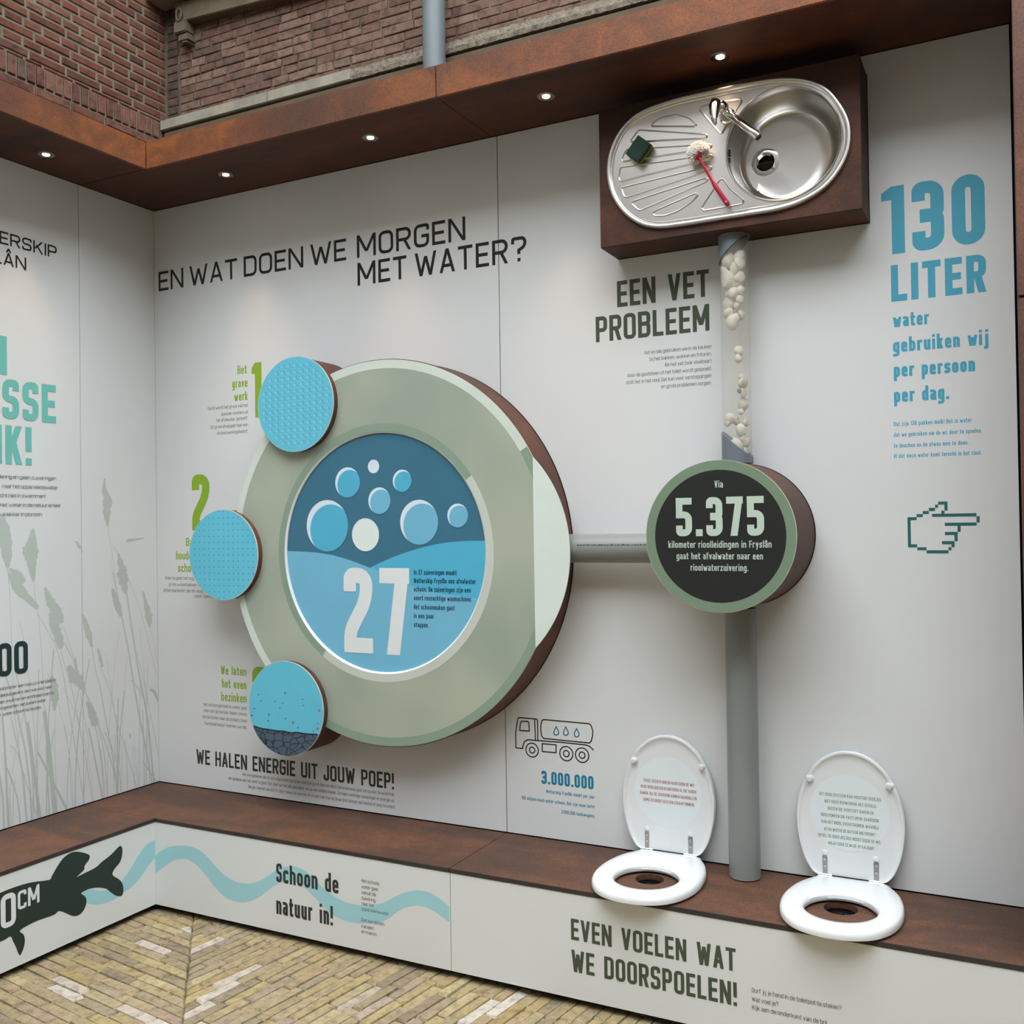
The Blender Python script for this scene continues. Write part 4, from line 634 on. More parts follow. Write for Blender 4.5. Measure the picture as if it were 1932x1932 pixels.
b = MB(); b.box(XB+.002, 1.3, .12, YB-.001, 4.783, 4.87); mk('window_sill', b, 'stone_pale', wb_up, bevel=.004)
# ---- rest of the courtyard behind the viewer (light well): plastered facades
b = MB(); b.box(-.5, 7.2, -6.6, -6.3, Z0, 7.4); mk('wall_front', b, 'courtyard_plaster', kind='structure')
b = MB(); b.box(7, 7.2, -6.3, .5, Z0, 7.4); mk('wall_far_right', b, 'courtyard_plaster', kind='structure')
# ================================================================== DOWNPIPE
dp = thing('downpipe', (1.467, .155, 3.6), 'pale blue-grey painted downpipe coming down behind the canopy', 'pipe')
b = MB(); b.tube([(1.467, .145, 3.55), (1.467, .145, 5.6)], .0475, 28); mk('pipe_length', b, 'downpipe_paint', dp, smooth=True)
b = MB(); b.tube([(1.467, .145, 4.62), (1.467, .145, 4.66)], .0505, 28); b.box(1.45, 1.484, .19, YB-.001, 4.63, 4.65); mk('pipe_bracket', b, 'dark_steel', dp, smooth=True)
# ================================================================== DOWNLIGHTS
for (x, y), lab in zip([(.178, -.713), (.635, -.196), (1.399, -.224), (2.148, -.225), (2.765, -.215)],
    ['small recessed downlight in the canopy over the left wall', 'recessed downlight nearest the inner corner on the back wall side', 'recessed downlight above the word MORGEN', 'recessed downlight between the panel seam and the sink box', 'recessed downlight directly above the tap of the sink']):
    t = thing('downlight', (x, y, H-.003), lab, 'light', 'downlights in the canopy')
    b = MB(); b.lathe((x, y, H), 'z', [(.017, .0), (.017, -.002), (.026, -.005), (.031, -.0035), (.032, .0), (.017, .0)], 32); mk('trim_ring', b, 'hinge_metal', t, smooth=True)
    b = MB(); b.lathe((x, y, H), 'z', [(.0135, -.001), (.0125, -.0042), (.006, -.006), (.0005, -.0065)], 24, cap1=True); mk('bulb', b, 'lamp_glow', t, smooth=True)
    ld = bpy.data.lights.new('downlight_beam', 'SPOT'); ld.energy = 16; ld.color = (1, .66, .42); ld.spot_size = math.radians(56); ld.spot_blend = .9; ld.shadow_soft_size = .015
    lo = bpy.data.objects.new('beam', ld); link(lo, t, W((x, y, H-.012)))
# ================================================================== printed graphics on the walls
PAR = {'B': wall_back, 'L': wall_left, 'G': fr_left}
for name, label, pl, ink, style, lines in TEXT:
    if pl in 'BLG': lettering(name, label, pl, ink, style, lines, PAR[pl], off=.0008 if pl == 'G' else .0011 if pl == 'L' else .00025)
    elif pl == 'F': lettering(name, label, pl, ink, style, lines, fr_mid if lines[0][1] < 1.8 else fr_right, off=.0004)
def band(mb, top, bot, mp, d):
    t, o = smooth_pts(top, 3), smooth_pts(bot, 3); k = len(t); m_ = len(o)
    t = [t[round(i*(k-1)/119)] for i in range(120)]; o = [o[round(i*(m_-1)/119)] for i in range(120)]
    mb.add([mp(u, v, d) for u, v in t+o], [(i, i+1, 121+i, 120+i) for i in range(119)])
b = MB(); band(b, SH['waveL_top'], SH['waveL_bot'], PLN['G'], .0002); mk('wave_print', b, 'ink_wave', fr_left, recalc=False, label='pale blue wave ribbon')
for q_ in ('waveR_top', 'waveR_bot'): SH[q_] = [p for i, p in enumerate(SH[q_]) if i != 10]
b = MB(); band(b, SH['waveR_top'], SH['waveR_bot'], PLN['F'], .0002); mk('wave_print', b, 'ink_wave', fr_mid, recalc=False, label='pale blue wave ribbon')
f0 = SH['fish']; head = [(-1.35, f0[-1][1]-.06), (-1.6, .79), (-1.75, .86), (-1.6, .93), (-1.35, f0[0][1]-.0)]
b = MB(); b.flat(smooth_pts(f0, 3)+head, PLN['G'], .0005); mk('fish_print', b, 'ink_fish', fr_left, recalc=False, label='black-green fish silhouette')
KR = .0024/3
b = MB()
for i, (pts, w) in enumerate(SH['stems']):
    pts = [tuple(p) for p in pts]
    if pts[-1][1] < 1.32:
        (ua, va), (ub, vb) = pts[-2:]; pts.append((ub+(ub-ua)*(vb-1.006)/max(.02, va-vb), 1.006))
    P_ = [p for p in smooth_pts(pts, 3) if p[0] < -.001]
    n = len(P_)
    if n > 1: ribbon(b, P_, [max(w, 2.6)*.00078*(.8+.35*k/n) for k in range(n)], PLN['L'], .0001+i*8e-6)
rgr = random.Random(5)
for i in range(46):                                   # crowd of thin stalks along the bottom
    u = rgr.uniform(-1.2, -.03); hgt = rgr.uniform(.12, .75); ln = rgr.uniform(-.06, .10)*hgt*3
    P_ = [(u-ln*q*q, 1.006+hgt*q) for q in (1, .8, .6, .4, .2, 0)]; w_ = rgr.choice((.0016, .002, .003, .005))
    ribbon(b, [p for p in P_ if p[0] < -.002] if all(p[0] < -.002 for p in P_) else P_[-2:], w_, PLN['L'], .0005+i*6e-6)
for hi_, (pts, ws) in enumerate(SH['heads']):
    P_ = smooth_pts([tuple(p) for p in pts], 6); n = len(P_)
    wv = [ws[min(len(ws)-1, int(i/6))]*(1-(i % 6)/6)+ws[min(len(ws)-1, int(i/6)+1)]*((i % 6)/6) for i in range(n)]
    ribbon(b, P_, [w*.00075*rgr.uniform(.75, 1.15) for w in wv], PLN['L'], .00040+hi_*8e-6)
for pts in SH['dragonflies']: b.flat(pts, PLN['L'], .0007)
mk('reed_print', b, 'ink_reed', wall_left, recalc=False, label='grey-green silhouettes of reeds and dragonflies')
# tank truck drawing
b = MB(); lw_ = .0046
for pl_ in SH['truck']:
    P_ = pl_; cl = P_[0] == P_[-1]
    for i in range(len(P_)-1):
        a, c = Vector(P_[i]), Vector(P_[i+1]); dr = (c-a).normalized()*lw_*.3
        ribbon(b, [tuple(a-dr), tuple(c+dr)], lw_, PLN['B'], .0005+.00005*(i % 3))
for x, z, r in SH['wheels']:
    for q in (r, r*.48): b.flat(circle((x, z), q, 40), PLN['B'], .0005, [circle((x, z), q-lw_, 40)])
mk('truck_print', b, 'ink_linework', wall_back, recalc=False, label='black line drawing of a tank truck')
b = MB()
for d_ in SH['drops']:
    c = (sum(p[0] for p in d_[:-1])/8, sum(p[1] for p in d_[:-1])/8-.001); P_ = [tuple(p) for p in d_[:-1]]
    b.flat(P_, PLN['B'], .0005, [[(c[0]+(x-c[0])*.62, c[1]+(z-c[1])*.66) for x, z in P_]])
mk('drops_print', b, 'ink_dropblue', wall_back, recalc=False, label='three blue drop outlines on the truck tank')
# pointing hand made of square pixels
hx, hz, cw, chh = SH['hand']
rows = {0: [10, 11, 12], 1: [9, 12], 2: [7, 8, 12], 3: [5, 6, 11], 4: [3, 4]+list(range(8, 22)), 5: [0, 1, 2, 22], 6: [0, 22], 7: [0]+list(range(12, 22)), 8: [0, 16], 9: [0, 16],
 10: [0]+list(range(12, 16)), 11: [0, 15], 12: [0, 15], 13: [0]+list(range(11, 15)), 14: [0, 1, 2, 14], 15: [3, 4, 5, 13], 16: list(range(6, 13))}
b = MB()
for r_i, cs in rows.items():
    i = 0
    while i < len(cs):
        j = i
        while j+1 < len(cs) and cs[j+1] == cs[j]+1: j += 1
        x0, x1 = hx+cs[i]*cw, hx+(cs[j]+1)*cw; z1, z0 = hz-r_i*chh, hz-(r_i+1)*chh
        b.add([PLN['B'](x0, z0, .0006), PLN['B'](x1, z0, .0006), PLN['B'](x1, z1, .0006), PLN['B'](x0, z1, .0006)], [(0, 1, 2, 3)]); i = j+1
mk('pointing_hand_print', b, 'ink_handgreen', wall_back, recalc=False, label='dark green pixel outline of a pointing hand')
# ================================================================== BIG ROUND DISPLAY
BC = (1.370, 2.0775)
mpY = lambda y: (lambda u, v, d: (u, y-d, v))
big = thing('round_display', (BC[0], 0, BC[1]-.757), 'huge round green wall display with blue washing machine window', 'wall display')
b = MB(); b.lathe((BC[0], 0, BC[1]), 'y', [(.757, -.006), (.757, -.150), (.735, -.150), (.735, -.006), (.757, -.006)], 160); mk('drum_shell', b, 'corten_drum', big, smooth=True)
b = MB(); b.lathe((BC[0], 0, BC[1]), 'y', [(.7585, -.0003), (.7585, -.006), (.70, -.006), (.70, -.0003), (.7585, -.0003)], 160); mk('joint_shadow', b, 'black_gap', big, smooth=True)  # added black ring, stands in for the joint shadow where drum meets wall
KX, KZ = 2.041, .3440; ak = math.degrees(math.atan2(KZ, KX-BC[0])); SCn = (1.6905, 2.0775); SR = .4906; as_ = math.degrees(math.asin(KZ/SR))
ring_out = circle(BC, .754, 150, ak, 360-ak); seg_arc = circle(SCn, SR, 60, -as_, as_)
full = ring_out+seg_arc[1:-1]
b = MB(); b.prism(full, mpY(0), .150, .1545, [circle(BC, .475, 120)]); mk('face_plate', b, 'plate_edge', big)
b = MB(); b.flat(ring_out, mpY(0), .1548, [circle(BC, .475, 120)]); mk('face_print', b, 'ink_ring', big, recalc=False, label='grey-green printed ring')
b = MB(); b.flat(seg_arc, mpY(0), .1549); mk('pale_segment', b, 'ink_segment', big, recalc=False, label='pale segment on the right side')
AO = 30.6
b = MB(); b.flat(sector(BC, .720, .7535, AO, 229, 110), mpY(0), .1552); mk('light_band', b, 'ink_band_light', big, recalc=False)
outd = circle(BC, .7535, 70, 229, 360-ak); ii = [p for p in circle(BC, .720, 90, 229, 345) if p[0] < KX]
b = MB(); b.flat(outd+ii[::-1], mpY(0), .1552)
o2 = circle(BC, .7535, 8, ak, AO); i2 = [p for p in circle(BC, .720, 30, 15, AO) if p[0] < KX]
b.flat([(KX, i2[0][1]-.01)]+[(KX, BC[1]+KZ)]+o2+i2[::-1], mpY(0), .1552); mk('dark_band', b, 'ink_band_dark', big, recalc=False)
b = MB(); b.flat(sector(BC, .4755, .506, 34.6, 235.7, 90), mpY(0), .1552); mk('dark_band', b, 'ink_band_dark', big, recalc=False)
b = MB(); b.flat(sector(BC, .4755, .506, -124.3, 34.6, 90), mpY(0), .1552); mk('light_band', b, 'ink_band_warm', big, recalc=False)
b = MB(); b.lathe((BC[0], 0, BC[1]), 'y', [(.475, -.1556), (.475, -.140), (.468, -.140), (.468, -.1500), (.475, -.1556)], 140); mk('window_rim', b, 'toilet_white', big, smooth=True)
b = MB(); b.prism(circle(BC, .474, 140), mpY(0), .136, .1455); win = mk('window_disc', b, 'ink_win_dark', big)
hl = smooth_pts(SH['hillL'], 5); hr = smooth_pts(SH['hillR'], 5)
def ang(p): return math.degrees(math.atan2(p[1]-BC[1], p[0]-BC[0]))
RW = .4735
al, ar = ang(hl[0]) % 360, ang(hr[-1]); v0 = hr[0]
bot = (v0[0], BC[1]-math.sqrt(RW**2-(v0[0]-BC[0])**2)); ab = ang(bot) % 360
pl_ = [(BC[0]+RW*math.cos(math.radians(al)), BC[1]+RW*math.sin(math.radians(al)))]+hl[1:-1]+[v0]+[bot]+circle(BC, RW, 50, ab, al)[1:-1][::-1]
pl_ = [pl_[0]]+hl[1:-1]+[v0]+circle(BC, RW, 50, ab, al)[:-1]
b = MB(); b.flat(pl_, PLN['D'], 0.0001); mk('left_swell_print', b, 'ink_win_light', win, recalc=False)
pr_ = [v0]+hr[1:-1]+circle(BC, RW, 50, ar, ab-360)
b = MB(); b.flat(pr_, PLN['D'], 0.0001); mk('right_swell_print', b, 'ink_win_mid', win, recalc=False)
rf = SH['refl']; ra = ang(rf[-1])
b = MB(); b.flat([v0]+rf[1:-1]+circle(BC, RW-.0004, 40, ra, ab-360), PLN['D'], 0.0004); mk('lower_swell_print', b, 'ink_win_light', win, recalc=False)
for i, (x, z, r, k) in enumerate(SH['bub']):
    b = MB(); b.flat(circle((x, z), r, 48), PLN['D'], .0006); mk('bubble_highlight', b, 'ink_bub_white', win, recalc=False)
    if k == 0: continue
    # inner disc shifted to the lower right, clipped by the outer one, leaves a crescent
    c2 = (x+r*.16, z-r*.16) if k != 3 else (x+r*.07, z-r*.09); P_ = []
    for (u, v) in circle(c2, r*.985, 64):
        dd = math.hypot(u-x, v-z)
        if dd > r: u, v = x+(u-x)/dd*r, z+(v-z)/dd*r
        P_.append((u, v))
    b = MB(); b.flat(P_, PLN['D'], .0009); mk('bubble_print', b, {1: 'ink_win_mid', 2: 'ink_win_light', 3: 'ink_bub_pale'}[k], win, recalc=False)
for name, label, pl, ink, style, lines in TEXT:
    if pl == 'D': lettering(name, label, pl, ink, style, lines, win, off=.0009)
# ================================================================== SMALL ROUND DISCS
def small_disc(c, R, label):
    t = thing('round_disc', (c[0], 0, c[1]-R), label, 'wall disc', 'small blue discs around the big round display')
    b = MB(); b.lathe((c[0], 0, c[1]), 'y', [(R-.003, -.001), (R-.003, -.183), (R-.02, -.183), (R-.02, -.001), (R-.003, -.001)], 80); mk('drum_shell', b, 'corten_drum', t, smooth=True)
    b = MB(); b.prism(circle(c, R, 80), mpY(0), .183, .1872); fp = mk('face_plate', b, 'plate_edge', t)
    return t
d1 = small_disc((.984, 2.682), .1945, 'upper small blue disc with a woven basket print')
c = (.984, 2.682); R = .1932
b = MB(); b.flat(circle(c, R, 80), mpY(0), .1874); mk('blue_print', b, 'ink_disc_blue', d1, recalc=False)
lt, dk = MB(), MB(); g_ = .0262; rgw = random.Random(2)
for i in range(-9, 10):
    for j in range(-9, 10):
        # basket weave turned by about 40 degrees, squashed diamonds
        x = c[0]+(i-j)*g_*.62; z = c[1]+(i+j)*g_*.50
        if math.hypot(x-c[0], z-c[1]) > R-.017: continue
        if True:
            w1, w2 = g_*.34, g_*.27
            lt.flat([(x-w1, z-.001), (x-.001, z+w2), (x+w1, z+.001), (x+.001, z-w2)], mpY(0), .1876)
        q = .0066
        if (i+j) % 2: dk.flat([(x-q, z-q-.0009), (x-q, z-q+.0009), (x+q, z+q+.0009), (x+q, z+q-.0009)], mpY(0), .1879)
        else: dk.flat([(x-q+.012, z+q-.0009), (x-q+.012, z+q+.0009), (x+q+.010, z-q+.0009), (x+q+.010, z-q-.0009)], mpY(0), .18785)
mk('weave_light_print', lt, 'ink_disc_blue2', d1, recalc=False, kind='stuff'); mk('weave_stitch_print', dk, 'ink_stitch', d1, recalc=False, kind='stuff')
d2 = small_disc((.587, 2.0685), .1925, 'middle small blue disc sprinkled with rows of tiny dots')
c = (.587, 2.0685); R = .191
b = MB(); b.flat(circle(c, R, 80), mpY(0), .1874); mk('blue_print', b, 'ink_disc_blue', d2, recalc=False)
b = MB(); dx, dz = .0272, .0262
for j in range(-7, 8):
    for i in range(-8, 9):
        x = c[0]+.004+(i+(.5 if j % 2 else 0)*0)*dx; z = c[1]+j*dz
        if math.hypot(x-c[0], z-c[1]) < R-.005: b.flat(circle((x, z), .0024, 8), mpY(0), .1877)
mk('dot_print', b, 'ink_stitch', d2, recalc=False, kind='stuff')
d3 = small_disc((.916, 1.441), .194, 'lower small blue disc with grey stones drawn along its bottom')
c = (.916, 1.441); R = .1927
b = MB(); b.flat(circle(c, R, 80), mpY(0), .1874); mk('blue_print', b, 'ink_disc_blue', d3, recalc=False)
sl_ = smooth_pts(SH['sludge'], 3); z0_ = sl_[0][1]; z1_ = sl_[-1][1]
a0_ = math.degrees(math.asin(max(-1, (z0_-c[1])/R))); a1_ = math.degrees(math.asin(max(-1, (z1_-c[1])/R)))
P_ = [p for p in sl_ if math.hypot(p[0]-c[0], p[1]-c[1]) < R-.001]+circle(c, R-.0002, 50, a1_, -180-a0_)
b = MB(); b.flat(P_, mpY(0), .1877); mk('stones_print', b, 'ink_sludge', d3, recalc=False)
b = MB(); ribbon(b, [p for p in sl_ if math.hypot(p[0]-c[0], p[1]-c[1]) < R-.001], .006, mpY(0), .1879); mk('stones_outline_print', b, 'ink_stonegap', d3, recalc=False)
b = MB(); rgs = random.Random(4)
for x, z in SH['specks']: b.flat(circle((x, z), rgs.uniform(.0028, .0048), 6), mpY(0), .1878)
mk('speck_print', b, 'ink_speck', d3, recalc=False, kind='stuff')
b = MB()
for x, z in SH['redspecks']: b.flat(circle((x, z), .0062, 7), mpY(0), .1880)
mk('red_speck_print', b, 'ink_redspeck', d3, recalc=False, kind='stuff')
# ================================================================== ROUND PIPE SIGN
PC = (2.7575, 2.1325)
sg = thing('round_sign', (PC[0], 0, PC[1]-.24), 'round drum sign with green rim and black face reading 5.375', 'sign')
b = MB(); b.lathe((PC[0], 0, PC[1]), 'y', [(.2395, -.006), (.2395, -.300), (.22, -.300), (.22, -.006), (.2395, -.006)], 96); mk('drum_shell', b, 'corten_drum', sg, smooth=True)
b = MB(); b.lathe((PC[0], 0, PC[1]), 'y', [(.2415, -.0003), (.2415, -.006), (.20, -.006), (.20, -.0003), (.2415, -.0003)], 96); mk('joint_shadow', b, 'black_gap', sg, smooth=True)  # black ring added as the sign's shadow line against the wall
b = MB(); b.prism(circle(PC, .2395, 96), mpY(0), .300, .3052); mk('face_plate', b, 'plate_edge', sg)
b = MB(); b.flat(circle(PC, .2385, 96), mpY(0), .3055, [circle(PC, .2085, 90)]); mk('green_rim', b, 'ink_sign_green', sg, recalc=False)
b = MB(); b.flat(circle(PC, .2085, 90), mpY(0), .3055); blk_ = mk('black_face', b, 'ink_sign_black', sg, recalc=False)
for name, label, pl, ink, style, lines in TEXT:
    if pl == 'P': lettering(name, label, pl, ink, style, lines, blk_, off=.0006)
# ================================================================== PIPES
PX, PY, PR = 2.7655, -.085, .0512
vp = thing('sewer_pipe', (PX, PY, 1.0), 'grey plastic pipe standing between the two toilet seats', 'pipe')
b = MB(); b.lathe((PX, PY, 0), 'z', [(PR, 1.004), (PR, 1.8905), (PR-.004, 1.8905), (PR-.004, 1.004), (PR, 1.004)], 48); mk('pipe_length', b, 'pvc', vp, smooth=True)
b = MB(); b.lathe((PX, PY, 0), 'z', [(PR-.003, 1.0005), (PR-.003, 1.006), (.0, 1.006)], 40); mk('pipe_foot', b, 'black_gap', vp, smooth=True)
hp = thing('connecting_pipe', (2.32, PY, 2.04), 'short grey horizontal pipe between the big display and the black sign', 'pipe')
b = MB(); b.lathe((0, PY, 2.0895), 'x', [(PR, 2.129), (PR, 2.5185), (PR-.004, 2.5185), (PR-.004, 2.129), (PR, 2.129)], 48); mk('pipe_length', b, 'pvc', hp, smooth=True)
b = MB(); x = 2.20; rgt = random.Random(8)
while x < 2.50:
    w_ = rgt.uniform(.002, .008); t0 = math.radians(222); q = rgt.uniform(.002, .004)
    b.add([(xx, PY-(PR+.0006)*math.cos(a), 2.0895+(PR+.0006)*math.sin(a)) for xx, a in ((x, .22), (x+w_, .22), (x+w_, .22+q*26), (x, .22+q*26))], [(0, 1, 2, 3)]); x += w_+rgt.uniform(.001, .004)
mk('pipe_stamp', b, 'dark_steel', hp, recalc=False)
# transparent drain with grey cut ends
kd = thing('drain_tube', (PX, PY, 2.37), 'clear drain tube with grey cut ends below the sink box', 'pipe')
def cut_tube(z_flat, zl, zr, name, r=PR):
    b = MB(); n = 56; o, i_ = [], []
    A = [[], [], [], []]
    for k in range(n):
        t = 2*math.pi*k/n; cx_, sy_ = math.cos(t), math.sin(t); zz = zl+(zr-zl)*(cx_+1)/2
        A[0].append((PX+r*cx_, PY+r*sy_, z_flat)); A[1].append((PX+r*cx_, PY+r*sy_, zz)); A[2].append((PX+(r-.0035)*cx_, PY+(r-.0035)*sy_, zz)); A[3].append((PX+(r-.0035)*cx_, PY+(r-.0035)*sy_, z_flat))
    b.rings(A+[A[0]], False, False); return mk(name, b, 'pvc_blue', kd, smooth=True)
cut_tube(3.1325, 3.040, 3.128, 'upper_collar'); cut_tube(2.3705, 2.480, 2.392, 'lower_collar')
b = MB(); b.lathe((PX, PY, 0), 'z', [(PR-.0042, 2.374), (PR-.0042, 3.1315)], 48); mk('clear_tube', b, 'acrylic', kd, smooth=True)
def blob(c, r, seed):
    rg = random.Random(seed); bm = bmesh.new(); bmesh.ops.create_icosphere(bm, subdivisions=2, radius=1)
    ax = [Vector((rg.uniform(-1, 1), rg.uniform(-1, 1), rg.uniform(-1, 1))).normalized() for _ in range(11)]; amp = [rg.uniform(-.34, .36) for _ in ax]
    b = MB(); vs = []
    for v in bm.verts:
        k = 1+sum(a*max(0, v.co.dot(x_))**5 for a, x_ in zip(amp, ax)); x_, y_ = c[0]+v.co.x*r*k-PX, c[1]+v.co.y*r*k*.9-PY; q_ = min(1, .0445/max(1e-6, math.hypot(x_, y_))); vs.append((PX+x_*q_, PY+y_*q_, c[2]+v.co.z*r*k*1.12))
    b.add(vs, [tuple(v.index for v in f.verts) for f in bm.faces]); bm.free(); return b
LUMPS = [(2.752, 3.047, .024), (2.772, 3.018, .026), (2.747, 2.986, .024), (2.776, 2.972, .024), (2.790, 3.056, .020), (2.768, 2.932, .019), (2.748, 2.902, .022), (2.776, 2.893, .014), (2.752, 2.868, .018), (2.785, 2.868, .017), (2.764, 2.838, .025), (2.735, 3.018, .014),
 (2.778, 2.742, .017), (2.781, 2.716, .013), (2.784, 2.658, .010), (2.792, 2.634, .017), (2.797, 2.600, .013), (2.789, 2.566, .019), (2.786, 2.540, .010), (2.748, 2.522, .019), (2.766, 2.512, .014), (2.786, 2.482, .018), (2.779, 2.458, .019), (2.795, 2.440, .018), (2.770, 2.430, .02), (2.786, 2.41, .02), (2.757, 2.405, .018), (2.792, 3.03, .018), (2.735, 3.0, .017), (2.79, 2.985, .018), (2.79, 2.945, .014), (2.75, 2.94, .014), (2.79, 2.91, .013), (2.738, 2.885, .012), (2.8, 2.505, .012), (2.74, 2.505, .012), (2.77, 2.728, .010)]
for k, (x, z, r) in enumerate(LUMPS):
    y = PY-.018+.01*math.sin(k*2.3)
    tags(mk('fat_lump', blob((x, y, z), r, k), 'fat', origin=(x, y, z-r), smooth=True), 'off-white lump of solid fat ' + ('packed in the upper part of the clear drain tube' if z > 2.8 else 'caught halfway down the clear drain tube' if z > 2.55 else 'heaped above the lower grey collar of the clear tube'), 'fat lump', 'lumps of fat in the clear tube')
tags(mk('fat_lump', blob((2.7835, PY-.03, 2.611), .0085, 77), 'fat_rind', origin=(2.7835, PY-.03, 2.60), smooth=True), 'small brown crumb among the white fat in the clear tube', 'crumb')
# ================================================================== SINK BOX, SINK, TAP, SPONGE, BRUSH
sb = thing('sink_box', (2.75, 0, 3.134), 'rust-brown steel box on the wall that carries the sink', 'box')
X0, X1, ZB0, ZB1, YF = 2.3215, 3.185, 3.134, 3.612, -.168
rect = [(X0, ZB0), (X1, ZB0), (X1, ZB1), (X0, ZB1)]
b = MB(); b.prism(rect, mpY(0), .160, -YF, [circle((2.9495, 3.378), .186, 80)]); mk('front_sheet', b, 'corten_box', sb, bevel=.0015)
for a, n_ in (((X0, X1, -.160, -.004, ZB0, ZB0+.006), 'bottom_sheet'), ((X0, X1, -.160, -.004, ZB1-.006, ZB1), 'top_sheet'), ((X0, X0+.006, -.160, -.004, ZB0+.006, ZB1-.006), 'side_sheet'), ((X1-.006, X1, -.160, -.004, ZB0+.006, ZB1-.006), 'side_sheet')):
    b = MB(); b.box(*a); mk(n_, b, 'corten_box', sb)
b = MB(); b.prism([(X0+.001, ZB0-.0015), (X1+.0015, ZB0-.0015), (X1+.0015, ZB1+.0015), (X0+.001, ZB1+.0015)], mpY(0), .0003, .004); mk('joint_shadow', b, 'black_gap', sb)  # thin black plate added as the shadow outline behind the box
b = MB(); b.box(X0+.06, X1-.06, -.40+.002, -.004, ZB1+.001, H-.0005)
snk = thing('sink', (2.75, -.17, 3.16), 'oval stainless steel sink with round bowl and ribbed drainer, mounted upright', 'sink')
outl = smooth_pts([(2.35, 3.383), (2.362, 3.462), (2.406, 3.535), (2.478, 3.580), (2.600, 3.598), (2.734, 3.599), (2.842, 3.598), (2.935, 3.592), (3.018, 3.571), (3.083, 3.532), (3.128, 3.472), (3.156, 3.404), (3.157, 3.332), (3.132, 3.268), (3.082, 3.212), (3.011, 3.178), (2.935, 3.164), (2.835, 3.163), (2.727, 3.163), (2.615, 3.163), (2.529, 3.168), (2.465, 3.191), (2.407, 3.240), (2.366, 3.306)], 5, True)
def inset(pl_, d):
    n = len(pl_); out = []
    for i in range(n):
        a, c_ = Vector(pl_[i-1]), Vector(pl_[(i+1) % n]); t = (c_-a).normalized(); out.append((pl_[i][0]+t.y*d, pl_[i][1]-t.x*d))
    return out
b = MB(); SY = -.172
prof = [(0, .1685), (.0005, .1735), (.004, .1795), (.010, .1810), (.0155, .1785), (.0175, .1755), (.019, .1750), (.0205, .1765), (.0235, .1765), (.026, .1742)]
b.rings([[(u, -d, v) for u, v in inset(outl, q)] for q, d in prof], False, False)
io_ = inset(outl, .026); bc_ = (2.9495, 3.378)
cc_ = [(bc_[0]+.1825*math.cos(math.atan2(v-bc_[1], u-bc_[0])), bc_[1]+.1825*math.sin(math.atan2(v-bc_[1], u-bc_[0]))) for u, v in io_]
b.rings([[(u, -.1742, v) for u, v in io_], [(u, -.1742, v) for u, v in cc_]], False, False)
b.rings([[(u, -d, v) for u, v in circle((2.9495, 3.378), r, 96)] for r, d in [(.1825, .1742), (.184, .1760), (.1815, .1778), (.179, .176)]], False, False)
deck = mk('sink_deck', b, 'steel', snk, smooth=True, merge=False)
b = MB(); BO = (2.9495, 3.378); BI = (2.938, 3.3775); rr = []
for k, (r, d) in enumerate([(.179, .176), (.1765, .172), (.172, .15), (.165, .10), (.157, .066), (.150, .052), (.138, .043), (.12, .0405), (.08, .0385), (.046, .037)]):
    f_k = min(1, (.176-d)/.13); cc = (BO[0]+(BI[0]-BO[0])*f_k, BO[1]+(BI[1]-BO[1])*f_k)
    if k >= 7: w_ = (k-6)/3; cc = (cc[0]+(2.864-cc[0])*w_, cc[1])
    rr.append([(u, -d, v) for u, v in circle(cc, r, 96)])
b.rings(rr, False, False); mk('bowl', b, 'steel_bowl', snk, smooth=True)
DC = (2.864, 3.3775)
b = MB(); b.lathe((DC[0], 0, DC[1]), 'y', [(.046, -.037), (.036, -.0395), (.031, -.0395), (.027, -.034), (.0235, -.030)], 48); dr = mk('drain_flange', b, 'chrome', snk, smooth=True)
b = MB(); b.lathe((DC[0], 0, DC[1]), 'y', [(.0235, -.031), (.0235, -.012), (.0, -.012)], 32); mk('drain_hole', b, 'rubber', snk, smooth=True)
b = MB(); b.lathe((DC[0], 0, DC[1]), 'y', [(.003, -.031), (.0045, -.0285), (.0, -.028)], 16); b.box(DC[0]-.0235, DC[0]+.0235, -.0305, -.0285, DC[1]-.0015, DC[1]+.0015); mk('drain_cross', b, 'dark_steel', snk, smooth=True)
b = MB()
for k in range(6):
    zc = 3.348+k*.0075+(.004 if k > 2 else 0)
    for q in (0,): b.box(2.7757, 2.7764, -.166, -.150, zc, zc+.0045)
mk('overflow_slots', b, 'rubber', snk)
RIBS = [[(2.512, 3.524), (2.547, 3.542), (2.599, 3.541), (2.644, 3.520), (2.673, 3.492), (2.664, 3.486), (2.518, 3.516)],
 [(2.438, 3.484), (2.470, 3.516), (2.704, 3.455), (2.708, 3.446), (2.700, 3.440), (2.443, 3.478)],
 [(2.405, 3.426), (2.424, 3.458), (2.717, 3.420), (2.723, 3.411), (2.714, 3.404), (2.411, 3.416)],
 [(2.393, 3.362), (2.401, 3.400), (2.718, 3.385), (2.725, 3.376), (2.716, 3.369), (2.402, 3.350)],
 [(2.402, 3.326), (2.412, 3.330), (2.714, 3.348), (2.722, 3.341), (2.716, 3.333), (2.425, 3.292), (2.413, 3.296)],
 [(2.439, 3.268), (2.445, 3.276), (2.698, 3.312), (2.709, 3.306), (2.703, 3.298), (2.474, 3.240), (2.462, 3.243)],
 [(2.513, 3.222), (2.522, 3.231), (2.664, 3.267), (2.675, 3.259), (2.650, 3.238), (2.605, 3.217), (2.559, 3.208), (2.521, 3.212)],
 [(2.681, 3.541), (2.690, 3.551), (2.818, 3.549), (2.824, 3.538), (2.770, 3.466), (2.757, 3.446), (2.748, 3.448)],
 [(2.683, 3.213), (2.686, 3.220), (2.744, 3.296), (2.757, 3.300), (2.778, 3.264), (2.824, 3.217), (2.820, 3.205), (2.689, 3.203)]]
